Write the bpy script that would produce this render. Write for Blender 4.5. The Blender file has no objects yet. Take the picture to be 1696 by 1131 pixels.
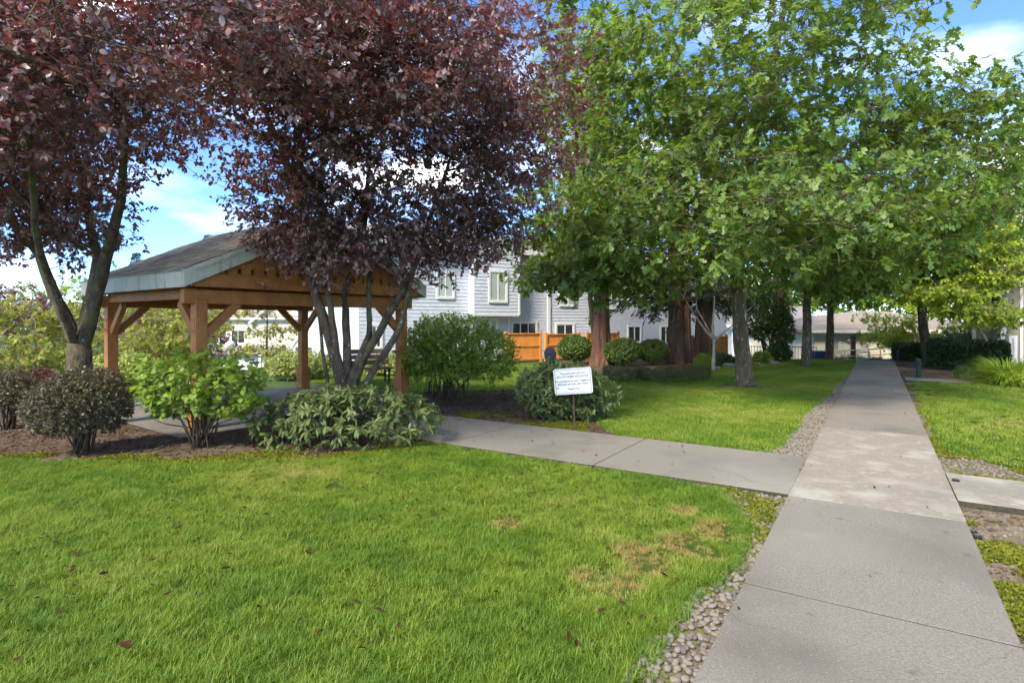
import bpy, bmesh, math, random
import numpy as np
from mathutils import Vector, Matrix

# ---------------------------------------------------------------- camera, sky, sun, exposure
SC = bpy.context.scene
COL = SC.collection
F, CX, HZ, EYE = 942.0, 848.0, 533.0, 1.70        # focal length (px), principal column, horizon row, eye height
cam_d = bpy.data.cameras.new('camera'); cam = bpy.data.objects.new('camera', cam_d); COL.objects.link(cam)
cam.location = (0, 0, EYE); cam.rotation_euler = (math.radians(90), 0, 0)
cam_d.sensor_width = 36; cam_d.lens = F / 1696 * 36; cam_d.shift_y = -(565.5 - HZ) / 1696
cam_d.clip_start = .05; cam_d.clip_end = 2000
SC.camera = cam
SUN_EL, SUN_AZ = math.radians(42), math.radians(214)   # azimuth clockwise from +Y: behind the camera, to its left
w = bpy.data.worlds.new('World'); SC.world = w; w.use_nodes = True
nt = w.node_tree; nt.nodes.clear()
def N(nt, t, **k):
    n = nt.nodes.new(t)
    for a, v in k.items(): setattr(n, a, v)
    return n
sky = N(nt, 'ShaderNodeTexSky', sky_type='NISHITA', sun_disc=False)
sky.sun_elevation = SUN_EL; sky.sun_rotation = SUN_AZ; sky.altitude = 2000; sky.air_density = .8; sky.dust_density = .05; sky.ozone_density = 3
tc = N(nt, 'ShaderNodeTexCoord')
mp = N(nt, 'ShaderNodeMapping'); mp.inputs['Scale'].default_value = (1, 1, 2.6); mp.inputs['Location'].default_value = (5.9, 3.1, 2.7)
nz = N(nt, 'ShaderNodeTexNoise'); nz.inputs['Scale'].default_value = 3.1; nz.inputs['Detail'].default_value = 6; nz.inputs['Roughness'].default_value = .5
rp = N(nt, 'ShaderNodeValToRGB'); rp.color_ramp.elements[0].position = .47; rp.color_ramp.elements[1].position = .76; soft = rp.color_ramp.elements.new(.60); soft.color = (.09, .09, .09, 1)
rp.color_ramp.elements[-1].color = (.95, .95, .95, 1)
mx = N(nt, 'ShaderNodeMix', data_type='RGBA'); mx.inputs['B'].default_value = (11.0, 11.0, 11.0, 1)
bg = N(nt, 'ShaderNodeBackground'); bg.inputs['Strength'].default_value = .15
wo = N(nt, 'ShaderNodeOutputWorld')
L = nt.links.new
L(tc.outputs['Generated'], mp.inputs[0]); L(mp.outputs[0], nz.inputs['Vector']); L(nz.outputs['Fac'], rp.inputs[0])
deep = N(nt, 'ShaderNodeMix', data_type='RGBA', blend_type='MULTIPLY'); deep.inputs['Factor'].default_value = 1; deep.inputs['B'].default_value = (.33, .44, .57, 1)   # a clear, deep blue between the clouds
L(sky.outputs[0], deep.inputs['A']); L(rp.outputs[0], mx.inputs['Factor']); L(deep.outputs['Result'], mx.inputs['A']); L(mx.outputs['Result'], bg.inputs[0]); L(bg.outputs[0], wo.inputs[0])
sl = bpy.data.lights.new('sun', 'SUN'); sl.energy = 1.5; sl.angle = math.radians(14); sl.color = (1, .94, .84)
so = bpy.data.objects.new('sun', sl); COL.objects.link(so)
to_sun = Vector((math.sin(SUN_AZ) * math.cos(SUN_EL), math.cos(SUN_AZ) * math.cos(SUN_EL), math.sin(SUN_EL)))
so.rotation_euler = to_sun.to_track_quat('Z', 'Y').to_euler(); so.location = to_sun * 50
SC.view_settings.view_transform = 'Standard'; SC.view_settings.look = 'None'; SC.view_settings.gamma = 1
SC.view_settings.use_curve_mapping = False; SC.view_settings.exposure = 2.5
SC.view_settings.use_white_balance = True; SC.view_settings.white_balance_temperature = 7200; SC.view_settings.white_balance_tint = 8
SC.cycles.use_adaptive_sampling = True; SC.cycles.adaptive_threshold = .03; SC.cycles.max_bounces = 5; SC.cycles.diffuse_bounces = 3; SC.cycles.glossy_bounces = 1; SC.cycles.transmission_bounces = 4
SC.cycles.transparent_max_bounces = 8; SC.cycles.use_denoising = True; SC.cycles.caustics_reflective = False; SC.cycles.caustics_refractive = False

# ---------------------------------------------------------------- helpers
RNG = np.random.default_rng(7)
def smooth(t): t = np.clip(t, 0, 1); return t * t * (3 - 2 * t)
def drop(x, y):
    """height of the ground: level round the lawns, falling to the street behind and left and to the clubhouse beyond the path"""
    a = -4.6 * smooth((-x - 8.5) / 16) * smooth((y - 9.5) / 8)
    a = a - 4.6 * smooth((y - 34) / 16) * smooth((2 - x) / 10) * (1 - smooth((-x - 8.5) / 16))
    b = -1.5 * smooth((y - 26.5) / 4) * smooth((x - 9) / 4)
    return a + b
def G(px, py, z=0.0):
    """point at height z seen at pixel (px, py) of the photograph"""
    y = F * (EYE - z) / (py - HZ); return np.array(((px - CX) / F * y, y))
def AT(px, y): return (px - CX) / F * y                       # x of a column at depth y
def ZZ(py, y): return EYE + (HZ - py) / F * y                 # height of a row at depth y

def new_obj(name, me, mat=None, parent=None):
    o = bpy.data.objects.new(name, me); COL.objects.link(o)
    if mat is not None and me is not None and not me.materials: me.materials.append(mat)
    if parent is not None: o.parent = parent
    return o
def tag(o, label=None, cat=None, group=None, kind=None):
    for k, v in (('label', label), ('category', cat), ('group', group), ('kind', kind)):
        if v: o[k] = v
    return o
def empty(name, loc=(0, 0, 0), rz=0):
    o = bpy.data.objects.new(name, None); COL.objects.link(o); o.location = loc; o.rotation_euler = (0, 0, rz); o.empty_display_size = .2
    return o
class MB:
    """collects simple solids; build() links them as one mesh object"""
    def __init__(s): s.v = []; s.f = []
    def add(s, vs, fs):
        b = len(s.v); s.v += [tuple(map(float, p)) for p in vs]; s.f += [tuple(b + i for i in f) for f in fs]; return s
    def box(s, c, d, M=None):
        x, y, z = d[0] / 2, d[1] / 2, d[2] / 2
        P = [Vector((i, j, k)) for i in (-x, x) for j in (-y, y) for k in (-z, z)]
        if M is not None: P = [M @ p for p in P]
        P = [p + Vector(c) for p in P]
        return s.add(P, [(0, 1, 3, 2), (4, 6, 7, 5), (0, 4, 5, 1), (2, 3, 7, 6), (0, 2, 6, 4), (1, 5, 7, 3)])
    def beam(s, p0, p1, wd, ht, up=(0, 0, 1)):
        p0, p1 = Vector(p0), Vector(p1); d = (p1 - p0); Ln = d.length; d.normalize()
        u = Vector(up); sd = d.cross(u); sd.normalize(); u = sd.cross(d)
        M = Matrix((d, sd, u)).transposed()
        return s.box((p0 + p1) / 2, (Ln, wd, ht), M)
    def prism(s, poly, z0, z1):
        n = len(poly); P = [(p[0], p[1], z0) for p in poly] + [(p[0], p[1], z1) for p in poly]
        return s.add(P, [tuple(range(n - 1, -1, -1)), tuple(range(n, 2 * n))] + [(i, (i + 1) % n, n + (i + 1) % n, n + i) for i in range(n)])
    def tube(s, pts, rad, n=8, cap=True):
        pts = np.asarray(pts, float); m = len(pts)
        rad = np.broadcast_to(np.asarray(rad, float), (m,))
        t = np.gradient(pts, axis=0); t /= np.linalg.norm(t, axis=1)[:, None] + 1e-9
        ref = np.array((0, 0, 1.)) if abs(t[0, 2]) < .9 else np.array((1., 0, 0))
        a = np.cross(t, ref); a /= np.linalg.norm(a, axis=1)[:, None] + 1e-9; b = np.cross(t, a)
        th = np.arange(n) * 2 * math.pi / n
        ring = pts[:, None] + rad[:, None, None] * (np.cos(th)[None, :, None] * a[:, None] + np.sin(th)[None, :, None] * b[:, None])
        B = len(s.v); s.v += list(map(tuple, ring.reshape(-1, 3)))
        for i in range(m - 1):
            for j in range(n):
                k = (j + 1) % n; s.f.append((B + i * n + j, B + i * n + k, B + i * n + n + k, B + i * n + n + j))
        if cap and n > 3: s.f.append(tuple(B + j for j in range(n - 1, -1, -1))); s.f.append(tuple(B + (m - 1) * n + j for j in range(n)))
        return s
    def lathe(s, c, prof, n=16):
        c = np.array(c, float); pts = [(c[0], c[1], c[2] + z) for r, z in prof]
        B = len(s.v)
        for r, z in prof:
            for j in range(n):
                t = 2 * math.pi * j / n; s.v.append((c[0] + r * math.cos(t), c[1] + r * math.sin(t), c[2] + z))
        for i in range(len(prof) - 1):
            for j in range(n):
                k = (j + 1) % n; s.f.append((B + i * n + j, B + i * n + k, B + i * n + n + k, B + i * n + n + j))
        s.f.append(tuple(B + (len(prof) - 1) * n + j for j in range(n))); return s
    def mesh(s, name, smooth_shade=False, bevel=0):
        me = bpy.data.meshes.new(name); me.from_pydata(s.v, [], s.f); me.update()
        if bevel:
            bm = bmesh.new(); bm.from_mesh(me); bmesh.ops.recalc_face_normals(bm, faces=bm.faces)
            bmesh.ops.bevel(bm, geom=bm.edges[:], offset=bevel, segments=1, affect='EDGES', clamp_overlap=True); bm.to_mesh(me); bm.free()
        if smooth_shade: me.polygons.foreach_set('use_smooth', [True] * len(me.polygons))
        return me
    def build(s, name, mat, parent=None, smooth_shade=False, bevel=0):
        return new_obj(name, s.mesh(name, smooth_shade, bevel), mat, parent)

def np_mesh(name, V, T, mat, smooth_shade=False, attrs=None):
    """triangle mesh straight from arrays"""
    me = bpy.data.meshes.new(name); V = np.asarray(V, np.float32); T = np.asarray(T, np.int32)
    me.vertices.add(len(V)); me.vertices.foreach_set('co', V.ravel())
    me.loops.add(T.size); me.loops.foreach_set('vertex_index', T.ravel())
    me.polygons.add(len(T)); me.polygons.foreach_set('loop_start', np.arange(0, T.size, 3, dtype=np.int32))
    if smooth_shade: me.polygons.foreach_set('use_smooth', np.ones(len(T), bool))
    me.update(calc_edges=True)
    if mat is not None: me.materials.append(mat)
    return me
def nrm(a): return a / (np.linalg.norm(a, axis=-1, keepdims=True) + 1e-9)
def rnd_dir(n, rng):
    return nrm(rng.normal(size=(n, 3)))

# ---------------------------------------------------------------- materials
MATS = {}
def base_mat(name):
    m = bpy.data.materials.new(name); m.use_nodes = True; t = m.node_tree
    MATS[name] = m
    return m, t, t.nodes['Principled BSDF'], t.nodes['Material Output']
def ramp(t, stops):
    r = N(t, 'ShaderNodeValToRGB'); e = r.color_ramp.elements
    while len(e) < len(stops): e.new(.5)
    for i, (p, c) in enumerate(stops): e[i].position = p; e[i].color = (*c, 1)
    return r
def surf(name, stops, scale=4, rough=.8, bump=.0, bscale=None, detail=6, stretch=(1, 1, 1), spec=.3, metal=0, second=None, coords='pos'):
    """noise-varied surface; second = (scale, lo, hi, colour) blends a stain colour in"""
    m, t, b, o = base_mat(name); l = t.links.new
    if coords == 'pos': src = N(t, 'ShaderNodeNewGeometry').outputs['Position']
    else: src = N(t, 'ShaderNodeTexCoord').outputs['Object']
    mp = N(t, 'ShaderNodeMapping'); mp.inputs['Scale'].default_value = stretch; l(src, mp.inputs[0])
    nz = N(t, 'ShaderNodeTexNoise'); nz.inputs['Scale'].default_value = scale; nz.inputs['Detail'].default_value = detail; nz.inputs['Roughness'].default_value = .62
    l(mp.outputs[0], nz.inputs['Vector']); r = ramp(t, stops); l(nz.outputs['Fac'], r.inputs[0]); col = r.outputs[0]
    for sc_, lo, hi, c in (second or []):
        n2 = N(t, 'ShaderNodeTexNoise'); n2.inputs['Scale'].default_value = sc_; n2.inputs['Detail'].default_value = 7; l(mp.outputs[0], n2.inputs['Vector'])
        mr = N(t, 'ShaderNodeMapRange'); mr.inputs[1].default_value = lo; mr.inputs[2].default_value = hi; l(n2.outputs['Fac'], mr.inputs[0])
        mx = N(t, 'ShaderNodeMix', data_type='RGBA'); l(mr.outputs[0], mx.inputs['Factor']); l(col, mx.inputs['A']); mx.inputs['B'].default_value = (*c, 1); col = mx.outputs['Result']
    l(col, b.inputs['Base Color']); b.inputs['Roughness'].default_value = rough; b.inputs['Specular IOR Level'].default_value = spec; b.inputs['Metallic'].default_value = metal
    if bump:
        n3 = N(t, 'ShaderNodeTexNoise'); n3.inputs['Scale'].default_value = bscale or scale * 4; n3.inputs['Detail'].default_value = 5; l(mp.outputs[0], n3.inputs['Vector'])
        bp = N(t, 'ShaderNodeBump'); bp.inputs['Strength'].default_value = bump; bp.inputs['Distance'].default_value = .02; l(n3.outputs['Fac'], bp.inputs['Height']); l(bp.outputs[0], b.inputs['Normal'])
    return m
def cracked(name, scale=.45, width=.0035):
    """hairline cracks with a wander of their own"""
    t = MATS[name].node_tree; l = t.links.new; b = t.nodes['Principled BSDF']; src = b.inputs['Base Color'].links[0].from_socket; g = N(t, 'ShaderNodeNewGeometry')
    nz = N(t, 'ShaderNodeTexNoise'); nz.inputs['Scale'].default_value = 1.6; nz.inputs['Detail'].default_value = 6; l(g.outputs['Position'], nz.inputs['Vector'])
    am = N(t, 'ShaderNodeVectorMath', operation='MULTIPLY_ADD'); am.inputs[1].default_value = (.9, .9, 0); l(nz.outputs['Color'], am.inputs[0]); l(g.outputs['Position'], am.inputs[2])
    vo = N(t, 'ShaderNodeTexVoronoi', feature='DISTANCE_TO_EDGE'); vo.inputs['Scale'].default_value = scale; l(am.outputs[0], vo.inputs['Vector'])
    mr = N(t, 'ShaderNodeMapRange'); mr.inputs[1].default_value = 0; mr.inputs[2].default_value = width; mr.inputs[3].default_value = .75; mr.inputs[4].default_value = 0; l(vo.outputs['Distance'], mr.inputs[0])
    n2 = N(t, 'ShaderNodeTexNoise'); n2.inputs['Scale'].default_value = .7; l(g.outputs['Position'], n2.inputs['Vector']); m2 = N(t, 'ShaderNodeMapRange'); m2.inputs[1].default_value = .48; m2.inputs[2].default_value = .58; l(n2.outputs['Fac'], m2.inputs[0])
    mu = N(t, 'ShaderNodeMath', operation='MULTIPLY'); l(mr.outputs[0], mu.inputs[0]); l(m2.outputs[0], mu.inputs[1])
    mx = N(t, 'ShaderNodeMix', data_type='RGBA'); l(mu.outputs[0], mx.inputs['Factor']); l(src, mx.inputs['A']); mx.inputs['B'].default_value = (.04, .034, .025, 1); l(mx.outputs['Result'], b.inputs['Base Color'])
def leaf_mat(name, cols, trans_col, trans=.35, rough=.45, spec=.5, big=(1.2, .75, 1.2)):
    """leaf: colour picked per leaf, drifting with a slow noise, part of the light passing through"""
    m, t, b, o = base_mat(name); l = t.links.new
    g = N(t, 'ShaderNodeNewGeometry'); st = [(i / (len(cols) - 1), c) for i, c in enumerate(cols)]
    r = ramp(t, st); l(g.outputs['Random Per Island'], r.inputs[0])
    nz = N(t, 'ShaderNodeTexNoise'); nz.inputs['Scale'].default_value = big[0]; nz.inputs['Detail'].default_value = 3; l(g.outputs['Position'], nz.inputs['Vector'])
    mr = N(t, 'ShaderNodeMapRange'); mr.inputs[1].default_value = .3; mr.inputs[2].default_value = .7; mr.inputs[3].default_value = big[1]; mr.inputs[4].default_value = big[2]; l(nz.outputs['Fac'], mr.inputs[0])
    hs = N(t, 'ShaderNodeHueSaturation'); l(r.outputs[0], hs.inputs['Color']); l(mr.outputs[0], hs.inputs['Value'])
    l(hs.outputs[0], b.inputs['Base Color']); b.inputs['Roughness'].default_value = rough; b.inputs['Specular IOR Level'].default_value = spec
    tr = N(t, 'ShaderNodeBsdfTranslucent'); hs2 = N(t, 'ShaderNodeHueSaturation'); hs2.inputs['Color'].default_value = (*trans_col, 1); l(mr.outputs[0], hs2.inputs['Value']); l(hs2.outputs[0], tr.inputs['Color'])
    ms = N(t, 'ShaderNodeMixShader'); ms.inputs[0].default_value = trans; l(b.outputs[0], ms.inputs[1]); l(tr.outputs[0], ms.inputs[2]); l(ms.outputs[0], o.inputs['Surface'])
    return m
def plain(name, c, rough=.5, spec=.4, metal=0, coat=0, var=.12, scale=9):
    lo = tuple(x * (1 - var) for x in c); hi = tuple(min(1, x * (1 + var)) for x in c)
    m = surf(name, [(.3, lo), (.7, hi)], scale=scale, rough=rough, spec=spec, metal=metal)
    if coat: m.node_tree.nodes['Principled BSDF'].inputs['Coat Weight'].default_value = coat
    return m
surf('ground', [(.3, (.030, .055, .012)), (.55, (.055, .10, .018)), (.75, (.09, .11, .03))], 1.5, .95, .4, 30)
surf('lawn_soil', [(.3, (.03, .055, .010)), (.55, (.055, .085, .016)), (.8, (.09, .09, .03))], 6, 1, .5, 60, spec=0)
surf('mulch', [(.25, (.04, .024, .014)), (.5, (.095, .06, .036)), (.75, (.16, .108, .066))], 22, .95, .8, 70,
     second=[(1.1, .50, .66, (.13, .105, .068))])
surf('mossy_soil', [(.25, (.06, .045, .03)), (.5, (.13, .10, .07)), (.8, (.22, .18, .13))], 14, .95, .7, 60, second=[(3.0, .46, .60, (.12, .14, .018))])
surf('bare_dirt', [(.25, (.09, .065, .045)), (.5, (.17, .13, .09)), (.8, (.27, .22, .16))], 12, .95, .7, 60, second=[(3.2, .52, .70, (.11, .105, .035))])
surf('concrete', [(.3, (.14, .126, .103)), (.5, (.20, .182, .152)), (.7, (.26, .238, .202))], 70, .92, .5, 170, detail=8,
     second=[(1.1, .47, .70, (.14, .126, .104)), (95, .62, .70, (.30, .27, .22)), (120, .34, .29, (.07, .06, .05)), (.55, .52, .66, (.25, .228, .192)), (6, .66, .74, (.125, .11, .088))])
surf('concrete_pale', [(.25, (.185, .164, .128)), (.5, (.23, .207, .166)), (.75, (.27, .246, .202))], 30, .9, .3, 150, detail=8,
     second=[(2.3, .52, .68, (.33, .305, .262)), (11, .56, .72, (.32, .295, .25)), (1.0, .52, .78, (.19, .17, .138))])
surf('concrete_dark', [(.25, (.15, .134, .11)), (.5, (.195, .177, .148)), (.75, (.24, .22, .186))], 26, .92, .3, 120, detail=8,
     second=[(1.1, .50, .7, (.14, .126, .11))])
cracked('concrete'); cracked('concrete_dark')
surf('joint_dirt', [(.3, (.03, .026, .02)), (.7, (.07, .06, .04))], 30, .98)
surf('asphalt', [(.3, (.14, .135, .14)), (.7, (.20, .195, .20))], 3, .9, .2, 60)
surf('stone_grey', [(.3, (.12, .105, .086)), (.7, (.26, .23, .19))], 20, .75, .3, 60, coords='obj')
surf('stone_tan', [(.3, (.13, .112, .085)), (.7, (.25, .218, .17))], 20, .75, .3, 60, coords='obj')
surf('stone_dark', [(.3, (.07, .066, .06)), (.7, (.135, .128, .116))], 20, .7, .3, 60, coords='obj')
surf('stone_red', [(.3, (.12, .088, .07)), (.7, (.20, .15, .12))], 20, .75, .3, 60, coords='obj')
surf('bark_plum', [(.3, (.035, .024, .015)), (.5, (.085, .062, .04)), (.72, (.155, .122, .08))], 9, .9, 1.0, 26, stretch=(1, 1, .6), second=[(5, .56, .64, (.10, .105, .045)), (22, .66, .70, (.34, .34, .29))])
surf('bark_oak', [(.3, (.045, .033, .022)), (.5, (.10, .074, .048)), (.72, (.175, .135, .09))], 14, .92, 1.0, 22, stretch=(1, 1, .25), second=[(20, .63, .68, (.38, .37, .30)), (3, .55, .7, (.10, .10, .05))])
surf('bark_redwood', [(.3, (.055, .026, .017)), (.5, (.125, .062, .042)), (.72, (.21, .115, .08))], 8, .95, 1.0, 14, stretch=(2.2, 2.2, .16))
surf('bark_pale', [(.3, (.20, .175, .135)), (.7, (.40, .37, .30))], 12, .9, .5, 30, stretch=(1, 1, .4))
surf('twig', [(.3, (.05, .036, .024)), (.7, (.13, .10, .066))], 12, .9)
surf('cedar', [(.25, (.27, .098, .028)), (.5, (.37, .138, .040)), (.75, (.45, .18, .055))], 5, .55, .25, 60, stretch=(1, 1, 1), second=[(1.5, .55, .75, (.23, .085, .028))])
surf('fence_cedar', [(.3, (.60, .22, .05)), (.7, (.72, .29, .075))], 3, .6, .2, 40)
surf('fascia', [(.3, (.40, .385, .31)), (.7, (.50, .485, .40))], 7, .6, .1, stretch=(6, 6, .8), second=[(2.0, .58, .74, (.26, .25, .15))])
for i_, c_ in enumerate(((.25, .20, .148), (.30, .245, .182), (.205, .168, .125), (.35, .29, .215))):
    surf('shingle_%d' % i_, [(.3, tuple(x * .75 for x in c_)), (.7, tuple(x * 1.2 for x in c_))], 60, .95, .4, 200)
surf('roof_brown', [(.3, (.21, .175, .145)), (.7, (.31, .265, .225))], 6, .95, .3, 40, second=[(.35, .66, .74, (.42, .22, .05))])
surf('roof_grey', [(.3, (.16, .15, .15)), (.7, (.24, .225, .22))], 6, .95, .3, 40)
plain('siding_grey', (.52, .55, .61), .6); plain('siding_beige', (.44, .41, .33), .6); plain('siding_taupe', (.27, .24, .19), .65); plain('siding_tan', (.74, .67, .53), .65)
plain('siding_pale', (.48, .49, .50), .6)
plain('white_trim', (.66, .66, .63), .5, var=.04); plain('garage_white', (.62, .63, .64), .5)
plain('brown_wood', (.115, .058, .04), .6, var=.3); plain('sign_white', (.58, .61, .62), .45, var=.03); plain('sign_ink', (.06, .065, .07), .5)
plain('bollard_green', (.008, .036, .028), .65, .2); plain('rail_beige', (.66, .61, .50), .45); plain('black_metal', (.018, .018, .02), .45)
plain('bin_blue', (.02, .05, .16), .45); plain('cover_blue', (.010, .014, .035), .7, .2); plain('grey_metal', (.3, .3, .31), .35, metal=.8)
plain('car_white', (.80, .81, .82), .25, coat=.8, var=.02); plain('tyre', (.018, .018, .018), .85); plain('tail_red', (.42, .015, .012), .25)
plain('door_tan', (.40, .35, .25), .6); plain('lamp_globe', (.75, .76, .75), .35, var=.03); plain('pebble_white', (.6, .58, .54), .6)
m, t, b, o = base_mat('glass'); b.inputs['Base Color'].default_value = (.035, .045, .05, 1); b.inputs['Roughness'].default_value = .06; b.inputs['Specular IOR Level'].default_value = .9
m, t, b, o = base_mat('blind_glass'); b.inputs['Base Color'].default_value = (.36, .42, .40, 1); b.inputs['Roughness'].default_value = .12; b.inputs['Specular IOR Level'].default_value = .7
leaf_mat('leaf_plum', [(.10, .062, .064), (.17, .128, .128), (.25, .205, .20), (.24, .045, .038), (.145, .108, .108), (.19, .12, .118)], (.40, .08, .07), .26, .40, .7, (.7, .75, 1.3))  # pale mauve stop puts leaf sheen into the colour, with the pale undersides
leaf_mat('leaf_oak', [(.05, .105, .018), (.08, .15, .026), (.115, .19, .036), (.165, .24, .054), (.065, .13, .03)], (.31, .44, .045), .36, .46, .45, (.6, .7, 1.3))
leaf_mat('leaf_maple', [(.07, .14, .015), (.11, .20, .022), (.16, .25, .028)], (.32, .48, .04), .42, .5, .4, (.6, .75, 1.3))
leaf_mat('leaf_lime', [(.16, .26, .025), (.23, .32, .035), (.30, .36, .045)], (.52, .62, .06), .42, .5, .35, (.8, .75, 1.25))
leaf_mat('leaf_gold', [(.19, .22, .04), (.26, .27, .05), (.34, .32, .065), (.21, .25, .045)], (.48, .48, .08), .4, .55, .3, (.8, .75, 1.25))
leaf_mat('leaf_dark', [(.028, .062, .015), (.046, .09, .022), (.066, .115, .028)], (.11, .2, .035), .25, .42, .5, (1.5, .7, 1.25))
leaf_mat('leaf_euonymus', [(.105, .19, .02), (.16, .26, .03), (.235, .325, .042)], (.40, .54, .055), .35, .42, .5, (1.6, .7, 1.3))
leaf_mat('leaf_rhodo', [(.085, .13, .035), (.12, .165, .05), (.165, .205, .075), (.10, .145, .045)], (.26, .32, .07), .26, .5, .3, (2, .8, 1.2))
leaf_mat('leaf_currant', [(.13, .22, .03), (.18, .28, .04), (.24, .34, .055)], (.4, .52, .06), .36, .5, .35, (2, .8, 1.2))
leaf_mat('leaf_barberry', [(.05, .07, .02), (.085, .08, .042), (.13, .095, .07), (.06, .09, .024), (.16, .115, .095)], (.2, .15, .05), .25, .45, .45, (3, .8, 1.25))
leaf_mat('leaf_barberry_red', [(.07, .025, .022), (.12, .035, .03), (.085, .05, .03)], (.3, .06, .04), .3, .5, .4, (3, .8, 1.25))
leaf_mat('leaf_box', [(.05, .10, .018), (.08, .145, .024), (.11, .175, .03)], (.2, .3, .04), .28, .42, .5, (2, .85, 1.15))
leaf_mat('leaf_heather', [(.07, .095, .022), (.105, .135, .032), (.13, .17, .038)], (.14, .16, .03), .25, .6, .3, (2, .8, 1.2))
leaf_mat('leaf_variegated', [(.28, .33, .08), (.40, .43, .14), (.18, .27, .05), (.5, .5, .22)], (.5, .55, .14), .35, .5, .35, (2, .85, 1.15))
leaf_mat('needle', [(.018, .036, .014), (.032, .055, .022), (.05, .075, .032)], (.08, .14, .03), .2, .6, .3, (1, .7, 1.3))
leaf_mat('blade_lush', [(.12, .22, .02), (.17, .28, .03), (.23, .33, .05)], (.34, .46, .05), .4, .5, .35, (2, .85, 1.2))
leaf_mat('dead_leaf', [(.03, .010, .008), (.055, .02, .013), (.016, .008, .007), (.085, .04, .022)], (.08, .03, .02), .05, .85, .1, (5, .8, 1.2))
leaf_mat('moss_tuft', [(.085, .105, .012), (.14, .155, .018), (.18, .185, .026)], (.22, .25, .03), .2, .8, .1, (4, .8, 1.2))
leaf_mat('chip', [(.05, .028, .018), (.10, .06, .038), (.16, .105, .07), (.07, .042, .028)], (.05, .03, .02), .0, .9, .2, (4, .8, 1.2))
# grass: tint carried by every tuft (0 dark lush, .5 bright, .8 straw, 1 brown)
m, t, b, o = base_mat('grass'); l = t.links.new
at = N(t, 'ShaderNodeAttribute', attribute_type='INSTANCER', attribute_name='tint')
gi = N(t, 'ShaderNodeNewGeometry'); ad = N(t, 'ShaderNodeMath', operation='MULTIPLY_ADD'); l(gi.outputs['Random Per Island'], ad.inputs[0]); ad.inputs[1].default_value = .16; l(at.outputs['Fac'], ad.inputs[2])
r = ramp(t, [(.0, (.06, .14, .012)), (.3, (.115, .21, .018)), (.55, (.205, .285, .03)), (.76, (.33, .335, .08)), (1.0, (.42, .28, .11))]); l(ad.outputs[0], r.inputs[0])
l(r.outputs[0], b.inputs['Base Color']); b.inputs['Roughness'].default_value = .5; b.inputs['Specular IOR Level'].default_value = .35
tr = N(t, 'ShaderNodeBsdfTranslucent'); hs = N(t, 'ShaderNodeHueSaturation'); hs.inputs['Value'].default_value = 1.6; l(r.outputs[0], hs.inputs['Color']); l(hs.outputs[0], tr.inputs['Color'])
ms = N(t, 'ShaderNodeMixShader'); ms.inputs[0].default_value = .35; l(b.outputs[0], ms.inputs[1]); l(tr.outputs[0], ms.inputs[2]); l(ms.outputs[0], o.inputs['Surface'])
M = MATS

# ---------------------------------------------------------------- foliage kit
def mirror(right, centre, curl=.12, side=.05):
    """leaf from the right half of its outline (base to tip), a fan round its centre"""
    left = [(-x, y) for x, y in reversed(right[1:-1])] if abs(right[0][0]) < 1e-6 else [(-x, y) for x, y in reversed(right[:-1])]
    out = right + left
    P = [(x, y, abs(x) * side * 3 - curl * y * y) for x, y in out] + [(0, centre, -curl * centre * centre)]
    c = len(out); T = [(c, i, (i + 1) % c) for i in range(c)]
    return np.array(P), np.array(T)
def band(rows, curl=.12):
    """leaf as a strip of quads from base to tip"""
    P = [(0, 0, 0)] + [q for x, y in rows for q in ((-x, y, .12 * x - curl * y * y), (x, y, .12 * x - curl * y * y))] + [(0, 1, -curl)]; n = len(rows); e = len(P) - 1
    T = [(0, 2, 1)] + [t_ for i in range(n - 1) for t_ in ((1 + 2 * i, 2 + 2 * i, 4 + 2 * i), (1 + 2 * i, 4 + 2 * i, 3 + 2 * i))] + [(2 * n - 1, 2 * n, e)]
    return np.array(P), np.array(T)
LEAF = {
    'ovate': band([(.25, .28), (.25, .62)]), 'small': band([(.32, .45)]), 'round': band([(.34, .25), (.36, .65)], .08), 'lance': band([(.12, .28), (.155, .58), (.07, .86)], .22),
    'star': mirror([(0, 0), (.38, .38), (.15, .62), (0, 1)], .5, .15), 'dead': mirror([(0, 0), (.22, .26), (.27, .55), (.14, .83), (0, 1)], .45),
    'plum': band([(.25, .30), (.24, .64)], .1),
    'oak': mirror([(0, 0), (.22, .17), (.09, .34), (.38, .46), (.10, .58), (.30, .82), (0, 1.05)], .5, .22),
    'lobed': mirror([(0, .08), (.22, 0), (.20, .16), (.52, .30), (.30, .44), (.46, .68), (.20, .66), (0, 1)], .38, .12),
    'blade': (np.array([(-.03, 0, 0), (.03, 0, 0), (-.025, .5, -.06), (.025, .5, -.06), (0, 1, -.3)]), np.array([(0, 1, 3), (0, 3, 2), (2, 3, 4)])),
    'spray': (np.array([(0, 0, 0), (0, 1, -.12)] + [p for k in range(5) for p in ((-.03, .1 + .18 * k, 0), (-.26 + .03 * k, .25 + .17 * k, -.06), (.03, .1 + .18 * k, 0), (.26 - .03 * k, .25 + .17 * k, -.06), (0, .18 + .18 * k, -.02))]),
              np.array([tr_ for k in range(5) for tr_ in ((2 + 5 * k, 6 + 5 * k, 3 + 5 * k), (4 + 5 * k, 5 + 5 * k, 6 + 5 * k))] + [(0, 22, 1), (0, 1, 24)])),
}
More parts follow.
